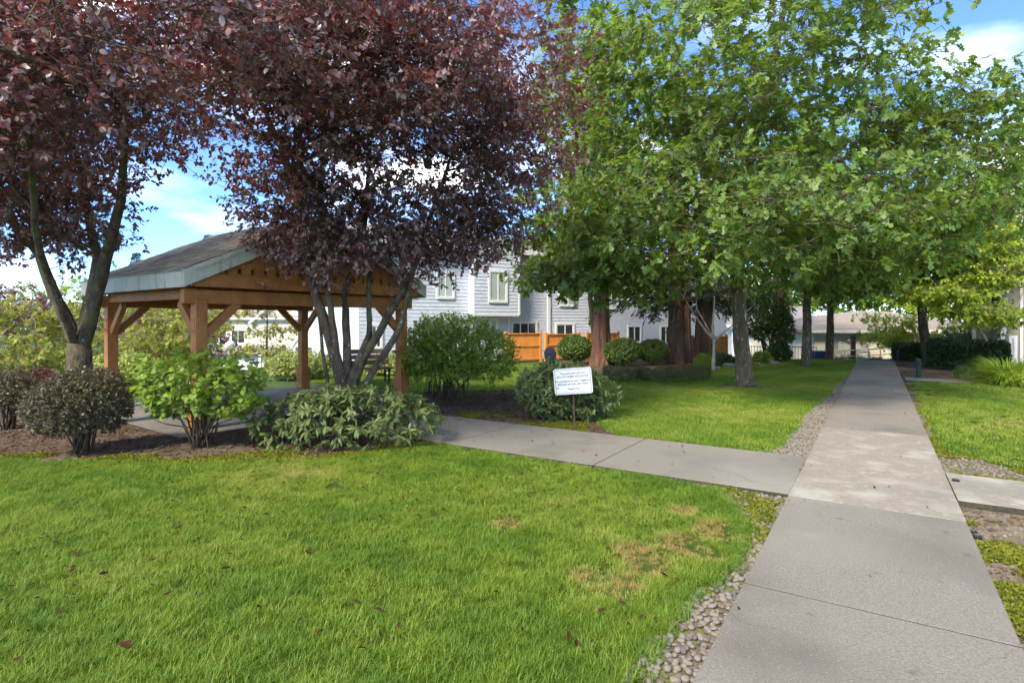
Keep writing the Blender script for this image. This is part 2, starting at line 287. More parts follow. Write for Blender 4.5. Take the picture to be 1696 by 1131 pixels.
def leaves_mesh(name, leaf, pos, axis, normal, size, mat):
    V0, T0 = LEAF[leaf]; n = len(pos)
    axis = nrm(axis); side = nrm(np.cross(axis, normal)); up = np.cross(side, axis)
    size = np.broadcast_to(np.asarray(size, float), (n,))
    V = pos[:, None] + size[:, None, None] * (V0[None, :, 0:1] * side[:, None] + V0[None, :, 1:2] * axis[:, None] + V0[None, :, 2:3] * up[:, None])
    T = T0[None] + (np.arange(n) * len(V0))[:, None, None]
    return np_mesh(name, V.reshape(-1, 3), T.reshape(-1, 3), mat)
def shoots(o, d, Ls, k, rng, leaf=.06, cluster=1.0, spread=.8, droop=.25, up=.6, bend=-.1, jit=.35):
    """k leaves along each shoot (origin o, direction d, length Ls); returns leaf arrays and the shoot polylines"""
    n = len(o); d = nrm(d); Ls = np.broadcast_to(np.asarray(Ls, float), (n,))
    s = rng.random((n, k)) ** (1 / cluster)
    pos = o[:, None] + d[:, None] * (s * Ls[:, None])[..., None]
    pos[..., 2] += bend * (s * s) * Ls[:, None]
    rad = rng.normal(size=(n, k, 3)); rad -= (rad * d[:, None]).sum(-1, keepdims=True) * d[:, None]; rad = nrm(rad)
    ax = nrm(d[:, None] * (.35 + .4 * s[..., None]) + rad * spread + np.array((0, 0, -droop)))
    nm = nrm(d[:, None] * .5 + np.array((0, 0, up)) + rng.normal(size=(n, k, 3)) * jit)
    sz = leaf * rng.uniform(.65, 1.2, (n, k))
    tips = o + d * Ls[:, None]; tips[:, 2] += bend * Ls
    return pos.reshape(-1, 3), ax.reshape(-1, 3), nm.reshape(-1, 3), sz.ravel(), (o, o + d * Ls[:, None] * .5, tips)
def thin_tubes(tw, r0, r1):
    """three-sided twigs for many shoots at once"""
    a, m, b = tw; n = len(a); d = nrm(b - a); ref = np.where(np.abs(d[:, 2:3]) < .9, np.array([[0, 0, 1.]]), np.array([[1., 0, 0]]))
    u = nrm(np.cross(d, ref)); v = np.cross(d, u); rings = []
    for P, r in ((a, r0), (b, r1)):
        for j in range(3): rings.append(P + r * (math.cos(j * 2.0944) * u + math.sin(j * 2.0944) * v))
    V = np.stack(rings, 1); T = []
    for i in (0,):
        for j in range(3): k = (j + 1) % 3; T += [(i * 3 + j, i * 3 + k, i * 3 + 3 + k), (i * 3 + j, i * 3 + 3 + k, i * 3 + 3 + j)]
    return V.reshape(-1, 3), (np.array(T)[None] + (np.arange(n) * 6)[:, None, None]).reshape(-1, 3)
def in_lobes(n, lobes, rng, fill=.45):
    """points in a union of ellipsoids (cx,cy,cz,rx,ry,rz); fill pushes them towards the skin (small) or through the volume (large)"""
    w = np.array([l[3] * l[4] * l[5] for l in lobes]) ** .8; idx = rng.choice(len(lobes), n, p=w / w.sum()); A = np.array(lobes)[idx]
    d = rnd_dir(n, rng); r = rng.random(n) ** fill
    return A[:, :3] + d * A[:, 3:] * r[:, None], nrm(d / A[:, 3:] * A[:, 3:].mean(1, keepdims=True))
def grow(stems, tips, rng, step=.35, alpha=.3, tip_r=.005, power=2.35):
    """skeleton: stems are (points, r0, r1); every tip is joined to the nearest suitable node by a bent branch"""
    P = []; par = []; fix = []
    for pts, r0, r1 in stems:
        pts = [np.array(p, float) for p in pts]; seq = []
        for a, b in zip(pts, pts[1:]):
            n = max(1, int(np.linalg.norm(b - a) / .22)); seq += [a + (b - a) * i / n for i in range(n)]
        seq.append(pts[-1]); m = len(seq)
        prev = -1
        if P:
            q = np.array(P); prev = int(np.argmin(np.linalg.norm(q - seq[0], axis=1)))
            if np.linalg.norm(q[prev] - seq[0]) > .6: prev = -1
        sw = np.cumsum(rng.normal(size=(m, 3)) * .012, axis=0); sw -= np.linspace(0, 1, m)[:, None] * sw[-1]
        for i, p in enumerate(seq):
            P.append(p + sw[i]); par.append(prev); prev = len(P) - 1; f = i / max(1, m - 1); fix.append(r0 + (r1 - r0) * f ** .8)
    tips = np.asarray(tips); cap = len(P) + len(tips) * 14
    A = np.zeros((cap, 3)); A[:len(P)] = P; pl = np.zeros(cap); n = len(P); ns = n
    for i in range(n): pl[i] = 0 if par[i] < 0 else pl[par[i]] + np.linalg.norm(A[i] - A[par[i]])
    near = np.min(np.linalg.norm(tips[:, None] - A[None, :n], axis=2), axis=1)
    isroot = np.zeros(cap, bool); isroot[:n] = [pp < 0 for pp in par]
    par = par + [0] * (cap - n)
    for t_ in tips[np.argsort(near)]:
        dv = t_ - A[:n]; ds = np.linalg.norm(dv, axis=1)
        c = ds + alpha * pl[:n] + 1.2 * np.maximum(0, A[:n, 2] - t_[2] - .1) + isroot[:n] * 2
        q = int(np.argmin(c)); d = ds[q]; m = min(12, max(1, int(d / step)))
        if par[q] >= 0: tang = nrm(A[q] - A[par[q]])
        else: tang = np.array((0, 0, 1.))
        ctrl = A[q] + tang * d * .4 + rng.normal(size=3) * d * .06
        prev = q
        for i in range(1, m + 1):
            f = i / m; p = (1 - f) ** 2 * A[q] + 2 * f * (1 - f) * ctrl + f * f * t_
            A[n] = p; par[n] = prev; pl[n] = pl[prev] + np.linalg.norm(p - A[prev]); prev = n; n += 1
    A = A[:n]; par = par[:n]; s = np.zeros(n); kids = [[] for _ in range(n)]
    for i in range(n - 1, -1, -1):
        if s[i] == 0: s[i] = tip_r ** power
        if par[i] >= 0: s[par[i]] += s[i]; kids[par[i]].append(i)
    R = s ** (1 / power); R[:ns] = np.maximum(np.minimum(R[:ns], np.array(fix) * 1.0), np.array(fix)); 
    for i in range(ns, n):
        R[i] = min(R[i], R[par[i]] * .92)
    return A, par, R, kids
def skeleton_mb(A, par, R, kids, thin=.0):
    mb = MB(); starts = [(i, None) for i, p in enumerate(par) if p < 0]
    while starts:
        i, fr = starts.pop(); ch = [fr] if fr is not None else []; 
        rr = [min(R[fr], R[i] * 1.15)] if fr is not None else []
        while True:
            ch.append(i); rr.append(R[i]); k = kids[i]
            if not k: break
            m = max(k, key=lambda q: R[q]); starts += [(q, i) for q in k if q != m]; i = m
        if len(ch) < 2: continue
        n = 10 if rr[-len(ch) // 2] > .06 or rr[0] > .1 else 6 if rr[0] > .03 else 4 if rr[0] > .012 else 3
        mb.tube(A[ch], rr, n, cap=False)
    return mb
def merge_tubes(mb, V, T):
    b = len(mb.v); mb.v += list(map(tuple, V)); mb.f += [tuple(x) for x in (T + b).tolist()]
def tree(name, label, cat, base, stems, lobes, n_tips, sub, k, leaf, size, lmat, bark, rng, group=None, Ls=.45, cluster=1., spread=.8, droop=.25, up=.6,
         fill=.45, jit=.35, out=.6, lift=.2, twig=.004, accept=None, step=.35, scatter=.35, twigs=True, bend=-.1, flat=.5):
    """tree > trunk (stems, limbs, twigs) and crown (leaves on shoots round the branch tips). stems are relative to base"""
    root = empty(name, (base[0], base[1], base[2] if len(base) > 2 else 0)); tag(root, label, cat, group)
    tips, _ = in_lobes(n_tips, lobes, rng, fill)
    if accept is not None: tips = tips[accept(tips)]
    A, par, R, kids = grow(stems, tips, rng, step)
    mb = skeleton_mb(A, par, R, kids)
    cen = np.array(lobes)[:, :3].mean(0)
    o = np.repeat(tips, sub, 0) + rng.normal(size=(len(tips) * sub, 3)) * scatter * np.array((1, 1, flat)); tp = np.repeat(tips, sub, 0)
    d = nrm(nrm(o - cen) * out + rng.normal(size=o.shape) * .55 + np.array((0, 0, lift)))
    Lr = Ls * rng.uniform(.6, 1.3, len(o))
    o = o - d * Lr[:, None] * .4
    p, ax, nm, sz, tw = shoots(o, d, Lr, k, rng, size, cluster, spread, droop, up, bend, jit)
    if twigs: merge_tubes(mb, *thin_tubes(tw, twig, twig * .5)); merge_tubes(mb, *thin_tubes((tp, (tp + o) / 2 + np.array((0, 0, .02)), o), twig * 1.2, twig))
    mb.build('trunk', M[bark], root, True)
    new_obj('crown', leaves_mesh('crown', leaf, p, ax, nm, sz, M[lmat]), None, root)
    return root
def lumpy(d, rng, amp=.12, n=7):
    c = rnd_dir(n, rng); v = np.zeros(len(d))
    for i in range(n): v += np.maximum(0, (d @ c[i]) - .35) ** 1.5
    return 1 + amp * (v / (v.mean() + 1e-6) - 1) * .5
def bush(name, label, base, r, zc, n, k, leaf, size, lmat, rng, cat='shrub', group=None, stems=10, Ls=.16, cluster=1.2, spread=.8, droop=.2, up=.5, amp=.25, inner=.35,
         lift=.3, foot=.18, stem_r=.009, jit=.4, cut=-.85, out=1., boxy=None, bark='twig'):
    """bush > stems, foliage. r radii, zc height of its middle; shoots sit mostly near the skin, some inside"""
    root = empty(name, (base[0], base[1], base[2] if len(base) > 2 else 0)); tag(root, label, cat, group)
    d = rnd_dir(int(n * 1.25), rng); d = d[d[:, 2] > cut][:n]
    if boxy: d = np.sign(d) * np.abs(d) ** boxy; d /= np.max(np.abs(d), axis=1, keepdims=True) ** .5; 
    f = lumpy(nrm(d), rng, amp) * np.where(rng.random(len(d)) < inner, rng.uniform(.45, .95, len(d)), rng.uniform(.9, 1.0, len(d)))
    o = d * np.array(r) * f[:, None] + np.array((0, 0, zc)); o[:, 2] = np.maximum(o[:, 2], .06 + .05 * rng.random(len(o)))
    dr = nrm(nrm(d / np.array(r)) * out + rng.normal(size=d.shape) * .4 + np.array((0, 0, lift)))
    Lr = Ls * rng.uniform(.6, 1.3, len(o)); o = o - dr * Lr[:, None] * .7
    p, ax, nm, sz, tw = shoots(o, dr, Lr, k, rng, size, cluster, spread, droop, up, -.05, jit)
    p[:, 2] = np.maximum(p[:, 2], .03)
    mb = MB()
    for i in range(stems):
        a = rng.uniform(0, 2 * math.pi); rr = foot * math.sqrt(rng.random()); t = o[rng.integers(len(o))]
        b0 = np.array((rr * math.cos(a), rr * math.sin(a), -.03)); mid = b0 * 1.0 + (t - b0) * .5 + np.array((0, 0, .08)) ; mid[:2] = b0[:2] + (t[:2] - b0[:2]) * .35
        q = [b0, mid, b0 + (t - b0) * .8 + np.array((0, 0, .02)), t]; mb.tube(q, [stem_r * rng.uniform(.8, 1.4), stem_r, stem_r * .7, stem_r * .4], 5)
    merge_tubes(mb, *thin_tubes(tw, .0022, .0014)); mb.build('stems', M[bark], root, True)
    new_obj('foliage', leaves_mesh('foliage', leaf, p, ax, nm, sz, M[lmat]), None, root)
    return root

# scatter on points by geometry nodes (stuff only)
def proto_collection(name, meshes):
    c = bpy.data.collections.new(name)
    for i, me in enumerate(meshes):
        o = bpy.data.objects.new('%s_%d' % (name, i), me); c.objects.link(o)
    return c
def scatter(name, pts, rot, scl, idx, coll, label, cat, tint=None, parent=None):
    me = bpy.data.meshes.new(name); n = len(pts); me.vertices.add(n); me.vertices.foreach_set('co', np.asarray(pts, np.float32).ravel())
    for nm, tp, arr in (('rot', 'FLOAT_VECTOR', rot), ('scl', 'FLOAT_VECTOR', scl), ('idx', 'INT', idx), ('tint', 'FLOAT', tint if tint is not None else np.zeros(n))):
        a = me.attributes.new(nm, tp, 'POINT'); a.data.foreach_set('vector' if tp == 'FLOAT_VECTOR' else 'value', np.ascontiguousarray(arr, np.int32 if tp == 'INT' else np.float32).ravel())
    o = new_obj(name, me, None, parent); tag(o, label, cat, kind='stuff')
    g = bpy.data.node_groups.new(name + '_scatter', 'GeometryNodeTree')
    g.interface.new_socket('Geometry', in_out='INPUT', socket_type='NodeSocketGeometry'); g.interface.new_socket('Geometry', in_out='OUTPUT', socket_type='NodeSocketGeometry')
    gi, go = g.nodes.new('NodeGroupInput'), g.nodes.new('NodeGroupOutput'); ip = g.nodes.new('GeometryNodeInstanceOnPoints'); ci = g.nodes.new('GeometryNodeCollectionInfo')
    ci.inputs['Collection'].default_value = coll; ci.inputs['Separate Children'].default_value = True; ci.inputs['Reset Children'].default_value = True
    ip.inputs['Pick Instance'].default_value = True
    for nm, tp, sk in (('rot', 'FLOAT_VECTOR', 'Rotation'), ('scl', 'FLOAT_VECTOR', 'Scale'), ('idx', 'INT', 'Instance Index')):
        na = g.nodes.new('GeometryNodeInputNamedAttribute'); na.data_type = tp; na.inputs['Name'].default_value = nm
        g.links.new([s for s in na.outputs if s.enabled][0], ip.inputs[sk])
    g.links.new(gi.outputs[0], ip.inputs['Points']); g.links.new(ci.outputs[0], ip.inputs['Instance']); g.links.new(ip.outputs[0], go.inputs[0])
    md = o.modifiers.new('scatter', 'NODES'); md.node_group = g
    return o
def inside(poly, P):
    x, y = P[:, 0], P[:, 1]; c = np.zeros(len(P), bool); n = len(poly)
    for i in range(n):
        (x0, y0), (x1, y1) = poly[i], poly[(i + 1) % n]
        h = (y0 > y) != (y1 > y); xi = (x1 - x0) * (y - y0) / (y1 - y0 + 1e-12) + x0; c ^= h & (x < xi)
    return c
def fill_poly(poly, n, rng):
    A = np.array(poly); lo, hi = A.min(0), A.max(0); out = []
    area = abs(sum(A[i, 0] * A[(i + 1) % len(A), 1] - A[(i + 1) % len(A), 0] * A[i, 1] for i in range(len(A)))) / 2
    box = np.prod(hi - lo); P = lo + rng.random((int(n * box / area), 2)) * (hi - lo)
    return P[inside(poly, P)]
def edge_dist(poly, P, closed=True):
    d = np.full(len(P), 1e9); n = len(poly)
    for i in range(n if closed else n - 1):
        a, b = np.array(poly[i]), np.array(poly[(i + 1) % n]); ab = b - a; t = np.clip(((P - a) @ ab) / (ab @ ab + 1e-9), 0, 1)
        d = np.minimum(d, np.linalg.norm(P - a - t[:, None] * ab, axis=1))
    return d
def sheet(name, poly, z, mat, parent=None, kind='structure', label=None):
    """flat polygon with a turned-down skirt"""
    n = len(poly); mb = MB(); mb.prism(poly, z - .08, z); o = mb.build(name, mat, parent)
    bm = bmesh.new(); bm.from_mesh(o.data); bmesh.ops.recalc_face_normals(bm, faces=bm.faces); bmesh.ops.triangulate(bm, faces=bm.faces); bm.to_mesh(o.data); bm.free()
    if parent is None: tag(o, label, None, None, kind)
    return o
def vnoise(P, scale, seed):
    """cheap smooth noise from a few sine waves"""
    r = np.random.default_rng(seed); v = np.zeros(len(P))
    for i in range(7):
        k = r.normal(size=2) * scale; v += np.sin(P @ k + r.uniform(0, 6.28))
    return v / 4.2

# ---------------------------------------------------------------- ground, lawns, beds, paths
xs = np.unique(np.concatenate([np.linspace(-420, -80, 14), np.linspace(-80, 80, 107), np.linspace(80, 420, 14)]))
ys = np.unique(np.concatenate([np.linspace(-60, -10, 8), np.linspace(-10, 90, 76), np.linspace(90, 900, 22)]))
XX, YY = np.meshgrid(xs, ys); V = np.stack([XX, YY, drop(XX, YY)], -1).reshape(-1, 3); nx, ny = len(xs), len(ys)
ii = (np.arange(ny - 1)[:, None] * nx + np.arange(nx - 1)[None]).ravel()
T = np.concatenate([np.stack([ii, ii + 1, ii + nx + 1], 1), np.stack([ii, ii + nx + 1, ii + nx], 1)])
tag(new_obj('ground', np_mesh('ground', V, T, M['ground'], True)), kind='structure')

D = np.array((.540, .842)); D /= np.linalg.norm(D); NL = np.array((-D[1], D[0]))      # along the main path, and to its left
J0 = np.array((1.47, 3.62)); PW = 1.347
def PT(t, s=0.): return J0 + D * t + NL * s                                            # t along the path's left edge, s to its left
def px_poly(*p): return [tuple(G(*q)) if len(q) == 2 else (q[0], q[1]) for q in p]
BED_EDGE = [G(700, 741), G(640, 751), G(560, 763), G(430, 766), G(330, 771), G(200, 769), G(100, 766), G(0, 766)]
LAWN1_R = [(-2.55, -2.2), (-.3, 1.3)] + [tuple(G(*p)) for p in ((1028, 1131), (1062, 1085), (1148, 988), (1216, 938), (1232, 866), (1180, 812))]
lawn_near = [(-13, 7.6), (-13, -2.2)] + LAWN1_R + [tuple(PT(2.16, 1.2)), tuple(PT(2.16, 4.35))] + [tuple(p) for p in BED_EDGE]
lawn_mid = [tuple(PT(4.08, 2.45)), tuple(PT(4.04, .42)), tuple(G(1300, 735)), tuple(G(1330, 692)), tuple(G(1378, 648)), tuple(G(1412, 612)), tuple(G(1422, 598)), (12.2, 25.5), (9.5, 24.5), (6.4, 19.2),
            (6.1, 17.2), (2.8, 16.6), (2.4, 15.2), tuple(G(1000, 655)), tuple(G(1012, 676)), tuple(G(985, 700))]
lawn_right = [tuple(G(*p)) for p in ((1512, 634), (1532, 690), (1552, 742), (1600, 757))] + [tuple(PT(3.95, -2.9)), tuple(PT(4.2, -8)), (19.5, 10.0), (16.0, 15.1), tuple(G(1650, 637))]
lawn_back = [(-2.2, 13.6), (2.0, 14.4), (2.2, 18.6), (.9, 22.2), (-6.0, 20.2), (-6.0, 16.0)]
for nm, pl in (('lawn', lawn_near), ('lawn', lawn_mid), ('lawn', lawn_right), ('lawn', lawn_back)): sheet(nm, pl, .016, M['lawn_soil'])
bed_left = [tuple(p) for p in BED_EDGE] + [(-13, 7.6), (-13, 12.5), (-8.36, 10.85), (-4.76, 8.13), (-3.74, 9.5), tuple(PT(2.19, 7.5)), tuple(PT(2.19, 4.4))]
sheet('mulch_bed', bed_left, .012, M['mulch'])
bed_mid = [tuple(PT(4.02, 2.5)), tuple(PT(4.02, 7.35)), (-1.7, 12.2), (-2.2, 13.5), (1.95, 14.3), (2.4, 13.4)] + [tuple(G(*p)) for p in ((1000, 657), (1012, 677), (985, 701))]
sheet('mulch_bed', bed_mid, .010, M['mulch'])
bed_far = [tuple(G(1480, 606)), tuple(G(1500, 629)), tuple(G(1660, 635)), (18, 14.6), (23, 15), (23, 26), (15.8, 26)]
sheet('mulch_bed', bed_far, .011, M['mulch'])
bed_grove = [(2.85, 16.7), (6.15, 17.3), (6.4, 19.2), (9.4, 24.6), (8.5, 30), (1.5, 27), (1.2, 19)]
sheet('mulch_bed', bed_grove, .009, M['mulch'])
dirt_right = [tuple(PT(2.75, -PW)), tuple(PT(-6, -PW)), tuple(PT(-6, -4.5)), tuple(PT(2.6, -7)), tuple(PT(2.75, -6))]
sheet('bare_soil', dirt_right, .008, M['bare_dirt'])

def ring(c, r0, r1, seed, n=22):
    q = np.random.default_rng(seed); f = q.uniform(.8, 1.25, n); f = (f + np.roll(f, 1)) / 2
    return [(c[0] + r0 * f[i] * math.cos(6.2832 * i / n), c[1] + r1 * f[i] * math.sin(6.2832 * i / n)) for i in range(n)]
TREE_RINGS = [ring((6.25, 14.95), .85, .6, 1), ring((11.15, 21.45), .6, .6, 2), ring((14.1, 25.3), .6, .6, 3)]
for q_ in TREE_RINGS: sheet('bare_soil', q_, .021, M['mulch'])

# concrete: every slab a piece of its path
def slab(path, a, b, mat, top=.045, joint=.009):
    """a, b: the two ends, each (left point, right point)"""
    P = [np.array(q, float) for q in (a[0], a[1], b[1], b[0])]; c = sum(P) / 4
    P = [q + (c - q) / np.linalg.norm(c - q) * joint for q in P]
    mb = MB(); mb.prism([tuple(q) for q in P], -.07, top); o = mb.build('slab', M[mat], path, bevel=.003); o.data.materials.append(M['joint_dirt'])
    for f in o.data.polygons:
        if abs(f.normal.z) < .3: f.material_index = 1
    return o
main_path = sheet('main_path', [tuple(PT(-7.5, -.03)), tuple(PT(25.2, -.03)), tuple(PT(25.2, -PW + .03)), tuple(PT(-7.5, -PW + .03))], .034, M['joint_dirt'])
ts = [-7.5, -4.6, -2.3, 0, 2.15, 6.35, 8.7, 11, 13.4, 15.8, 18.2, 20.6, 23, 25.2]
for i, (a, b) in enumerate(zip(ts, ts[1:])):
    slab(main_path, (PT(a), PT(a, -PW)), (PT(b), PT(b, -PW)), 'concrete_pale' if i == 4 else 'concrete_dark' if i > 4 else 'concrete', .045)
side_path = sheet('side_path', [tuple(PT(2.24, .05)), tuple(PT(3.96, .05)), tuple(PT(3.96, 7.2)), tuple(PT(2.24, 7.3))], .036, M['joint_dirt'])
ss = [-.008, 2.05, 4.2, 6.1]
for a, b in zip(ss, ss[1:]): slab(side_path, (PT(2.21, a), PT(4.0, a)), (PT(2.21, b), PT(4.0, b)), 'concrete', .042)
slab(side_path, (PT(2.21, 6.1), PT(4.0, 6.1)), (PT(2.21, 7.52), PT(4.0, 7.39)), 'concrete', .042)
right_path = sheet('right_path', [tuple(PT(2.8, -PW - .05)), tuple(PT(3.9, -PW - .05)), tuple(PT(4.15, -9)), tuple(PT(2.9, -9))], .018, M['joint_dirt'])
for a, b in ((-PW + .008, -3.6), (-3.6, -5.8), (-5.8, -9)): slab(right_path, (PT(2.78, a), PT(3.93, a)), (PT(2.78, b), PT(3.93, b)), 'concrete_pale', .06)
far_path = sheet('far_path', [tuple(G(1500, 631.5)), tuple(G(1500, 627.5)), (17.6, 12.5), (16.9, 12.0)], .02, M['joint_dirt'])
fa, fb = G(1499, 632), G(1499, 627); fd = np.array((.842, -.540))
for a, b in ((0, 2.0), (2.0, 4.0), (4.0, 6.0)): slab(far_path, (fa + fd * a, fb + fd * a), (fa + fd * b, fb + fd * b), 'concrete', .04)
# patio under the pavilion, four slabs
U, W = np.array((.6, .8)), np.array((-.8, .6)); PC = np.array((-5.031, 11.512))
def PV(x, y): return PC + U * x + W * y
patio = sheet('patio', [tuple(PV(x, y)) for x, y in ((-2.5, -2.23), (2.5, -2.23), (2.5, 2.23), (-2.5, 2.23))], .036, M['joint_dirt'])
for x0, x1 in ((-2.515, 0), (0, 2.515)):
    for y0, y1 in ((-2.25, 0), (0, 2.25)): slab(patio, (PV(x0, y0), PV(x1, y0)), (PV(x0, y1), PV(x1, y1)), 'concrete', .043)
# street and parking far behind, lower down
road = [(-100, 42), (-34, 46), (-12, 51), (2, 56), (2, 63), (-30, 60), (-100, 58)]
tag(sheet('street', road, -4.5, M['asphalt']), kind='structure')
mb = MB(); mb.prism([(-100, 58), (-30, 60), (2, 63), (2, 63.3), (-30, 60.3), (-100, 58.3)], -4.7, -4.38); tag(mb.build('kerb', M['concrete']), kind='structure')

# river stones: the nearest ones single pieces of their strip, the rest a scatter
def stone_mesh(i, rng):
    bm = bmesh.new(); bmesh.ops.create_icosphere(bm, subdivisions=2, radius=.5); s = rng.uniform((.75, .6, .38), (1.15, .9, .62)); c = rnd_dir(5, rng); am = rng.uniform(-.16, .16, 5)
    for v in bm.verts:
        n = np.array(v.co) * 2; f = 1 + float(np.maximum(0, c @ n) ** 2 @ am); v.co = Vector(np.array(v.co) * f * s)
    me = bpy.data.meshes.new('stone'); bm.to_mesh(me); bm.free(); me.polygons.foreach_set('use_smooth', [True] * len(me.polygons))
    me.materials.append(M[('stone_grey', 'stone_tan', 'stone_grey', 'stone_dark', 'stone_grey', 'stone_tan', 'stone_red', 'stone_grey')[i % 8]]); return me
STONES = [stone_mesh(i, RNG) for i in range(16)]; stone_col = proto_collection('stone_shape', STONES)
def strip(name, poly, dens, size, single, label, mat='mossy_soil', lim=None):
    st = sheet(name, poly, .007, M[mat]); P = fill_poly(poly, dens, RNG)
    if lim is not None: P = P[lim(P)]
    keep = []; cell = {}                                     # drop stones that would sit inside one another
    for p in P:
        k = (int(p[0] / size), int(p[1] / size))
        if cell.get(k, 0) < 1: cell[k] = cell.get(k, 0) + 1; keep.append(p)
    P = np.array(keep); P = P[np.argsort(np.hypot(P[:, 0], P[:, 1]))]
    vis = P[:, 1] > 2.5; n1 = 0; rest = np.ones(len(P), bool)
    for j, p in enumerate(P):
        if vis[j] and n1 < single:
            o = new_obj('stone', STONES[RNG.integers(16)], None, st); s = size * RNG.uniform(.8, 1.5); o.location = (p[0], p[1], .012 + s * .12); o.scale = (s, s, s)
            o.rotation_euler = (RNG.uniform(-.3, .3), RNG.uniform(-.3, .3), RNG.uniform(0, 6.28)); n1 += 1; rest[j] = False
    Q = P[rest]; n = len(Q); s = size * RNG.uniform(.6, 1.45, n)
    scatter('gravel', np.c_[Q, .008 + s * .12], np.c_[RNG.uniform(-.3, .3, (n, 2)), RNG.uniform(0, 6.28, n)], np.repeat(s[:, None], 3, 1), RNG.integers(0, 16, n), stone_col, None, None, parent=st)
    return st
near_strip = LAWN1_R + [tuple(PT(2.17, .9)), tuple(PT(2.17, .0)), tuple(PT(-6.4, 0))]
strip('stone_strip', near_strip, 6000, .038, 295, None)
mid_strip = [tuple(PT(4.03, .5)), tuple(PT(4.03, 0)), tuple(PT(25, 0)), tuple(PT(25, .55)), tuple(G(1412, 612)), tuple(G(1378, 648)), tuple(G(1330, 692)), tuple(G(1300, 735))]
strip('stone_strip', mid_strip, 14000, .040, 120, None)
rs = [tuple(PT(3.97, -PW)), tuple(PT(15.2, -PW)), tuple(G(1512, 634)), tuple(G(1532, 690)), tuple(G(1552, 742)), tuple(G(1600, 757)), tuple(PT(3.97, -2.6))]
strip('stone_strip', rs, 900, .036, 60, None)
P = fill_poly(dirt_right, 5200, RNG); P = P[(vnoise(P, 3.0, 5) > .1) & (P[:, 0] < 7)]; P = P[P[:, 1] > 2.2][:1600]; n = len(P); s = RNG.uniform(.015, .05, n)
scatter('pebbles', np.c_[P, .008 + s * .1], np.c_[RNG.uniform(-.3, .3, (n, 2)), RNG.uniform(0, 6.28, n)], np.repeat(s[:, None], 3, 1), RNG.integers(0, 16, n), stone_col, 'loose pebbles scattered over the bare mossy soil right of the path', 'pebbles')

# grass tufts
def tuft_mesh(nb, h, wd, rad, rng, lean=.5):
    Vs = []; Ts = []
    for i in range(nb):
        a = rng.uniform(0, 6.28); r = rad * math.sqrt(rng.random()); b0 = np.array((r * math.cos(a), r * math.sin(a), -.012)); d = rng.uniform(0, 6.28); le = rng.uniform(.1, lean) * h; hh = h * rng.uniform(.55, 1.15)
        dr = np.array((math.cos(d), math.sin(d), 0)); sd = np.array((-dr[1], dr[0], 0)) * wd * rng.uniform(.7, 1.3) / 2; k = len(Vs)
        m = b0 + dr * le * .35 + np.array((0, 0, hh * .6)); t_ = b0 + dr * le * 1.4 + np.array((0, 0, hh))
        Vs += [b0 - sd, b0 + sd, m - sd * .8, m + sd * .8, t_]; Ts += [(k, k + 1, k + 3), (k, k + 3, k + 2), (k + 2, k + 3, k + 4)]
    return np_mesh('tuft', Vs, Ts, M['grass'])
tufts_near = proto_collection('near_tuft', [tuft_mesh(38, .052, .0032, .045, RNG, 1.0) for _ in range(7)])
tufts_far = proto_collection('far_tuft', [tuft_mesh(26, .055, .006, .07, RNG, .6) for _ in range(5)])
DEAD = [tuple(G(*p)) + (r,) for p, r in (((1140, 905), .22), ((1190, 885), .19), ((1075, 940), .17), ((840, 873), .13), ((1020, 975), .17), ((1130, 850), .13), ((975, 962), .12), ((1050, 918), .13), ((1180, 925), .12))]
def grass(name, poly, dens, coll, nvar, label, rng, seed, ymin=None, sx=1.0, base=.33):
    P = fill_poly(poly, dens, rng)
    if ymin is not None:
        P = P[P[:, 1] > ymin]; P = P[np.abs(P[:, 0]) < P[:, 1] * 1.0 + .8]
    for q_ in TREE_RINGS: P = P[~inside(q_, P) | (rng.random(len(P)) < .12)]
    n = len(P); n1 = vnoise(P, 1.1, seed); n2 = vnoise(P, 3.2, seed + 1); n3 = vnoise(P, 8.0, seed + 2); ed = edge_dist(poly, P)
    tint = base + .11 * n1 + .13 * n2 + .09 * n3 + rng.normal(size=n) * .06
    sc = (1 - .16 * n2 + .2 * n3) * rng.uniform(.75, 1.2, n) * sx
    for x, y, r in DEAD:
        dd = np.hypot(P[:, 0] - x, (P[:, 1] - y) * .9); f = smooth((r * 1.5 - dd) / (r * 1.3)); wob = np.clip(f * (1 + .6 * n3), 0, 1)
        tint = tint + (1.0 - tint) * np.clip(wob * 1.3, 0, .95); sc *= 1 - .5 * wob
    tint = np.clip(tint, 0, .92); sc = np.clip(sc, .4, 1.6)
    scatter(name, np.c_[P, np.full(n, .014)], np.c_[rng.uniform(-.12, .12, (n, 2)), rng.uniform(0, 6.28, n)], np.stack([sc * 1.05, sc * 1.05, sc], 1), rng.integers(0, nvar, n), coll, label, 'grass', tint)
near_front = lawn_near
grass('grass', near_front, 62000, tufts_near, 7, 'green mown grass of the wide foreground lawn', RNG, 3, 2.15)
grass('grass', lawn_mid, 30000, tufts_far, 5, 'green mown grass round the oak trunk beside the main path', RNG, 13, None, 1.0, .40)
grass('grass', lawn_right, 15000, tufts_far, 5, 'green mown grass right of the main path beyond the side path', RNG, 23, None, 1.0, .42)
grass('grass', lawn_back, 7000, tufts_far, 5, 'green mown grass before the orange fence and grey house', RNG, 33, None, 1.1, .36)
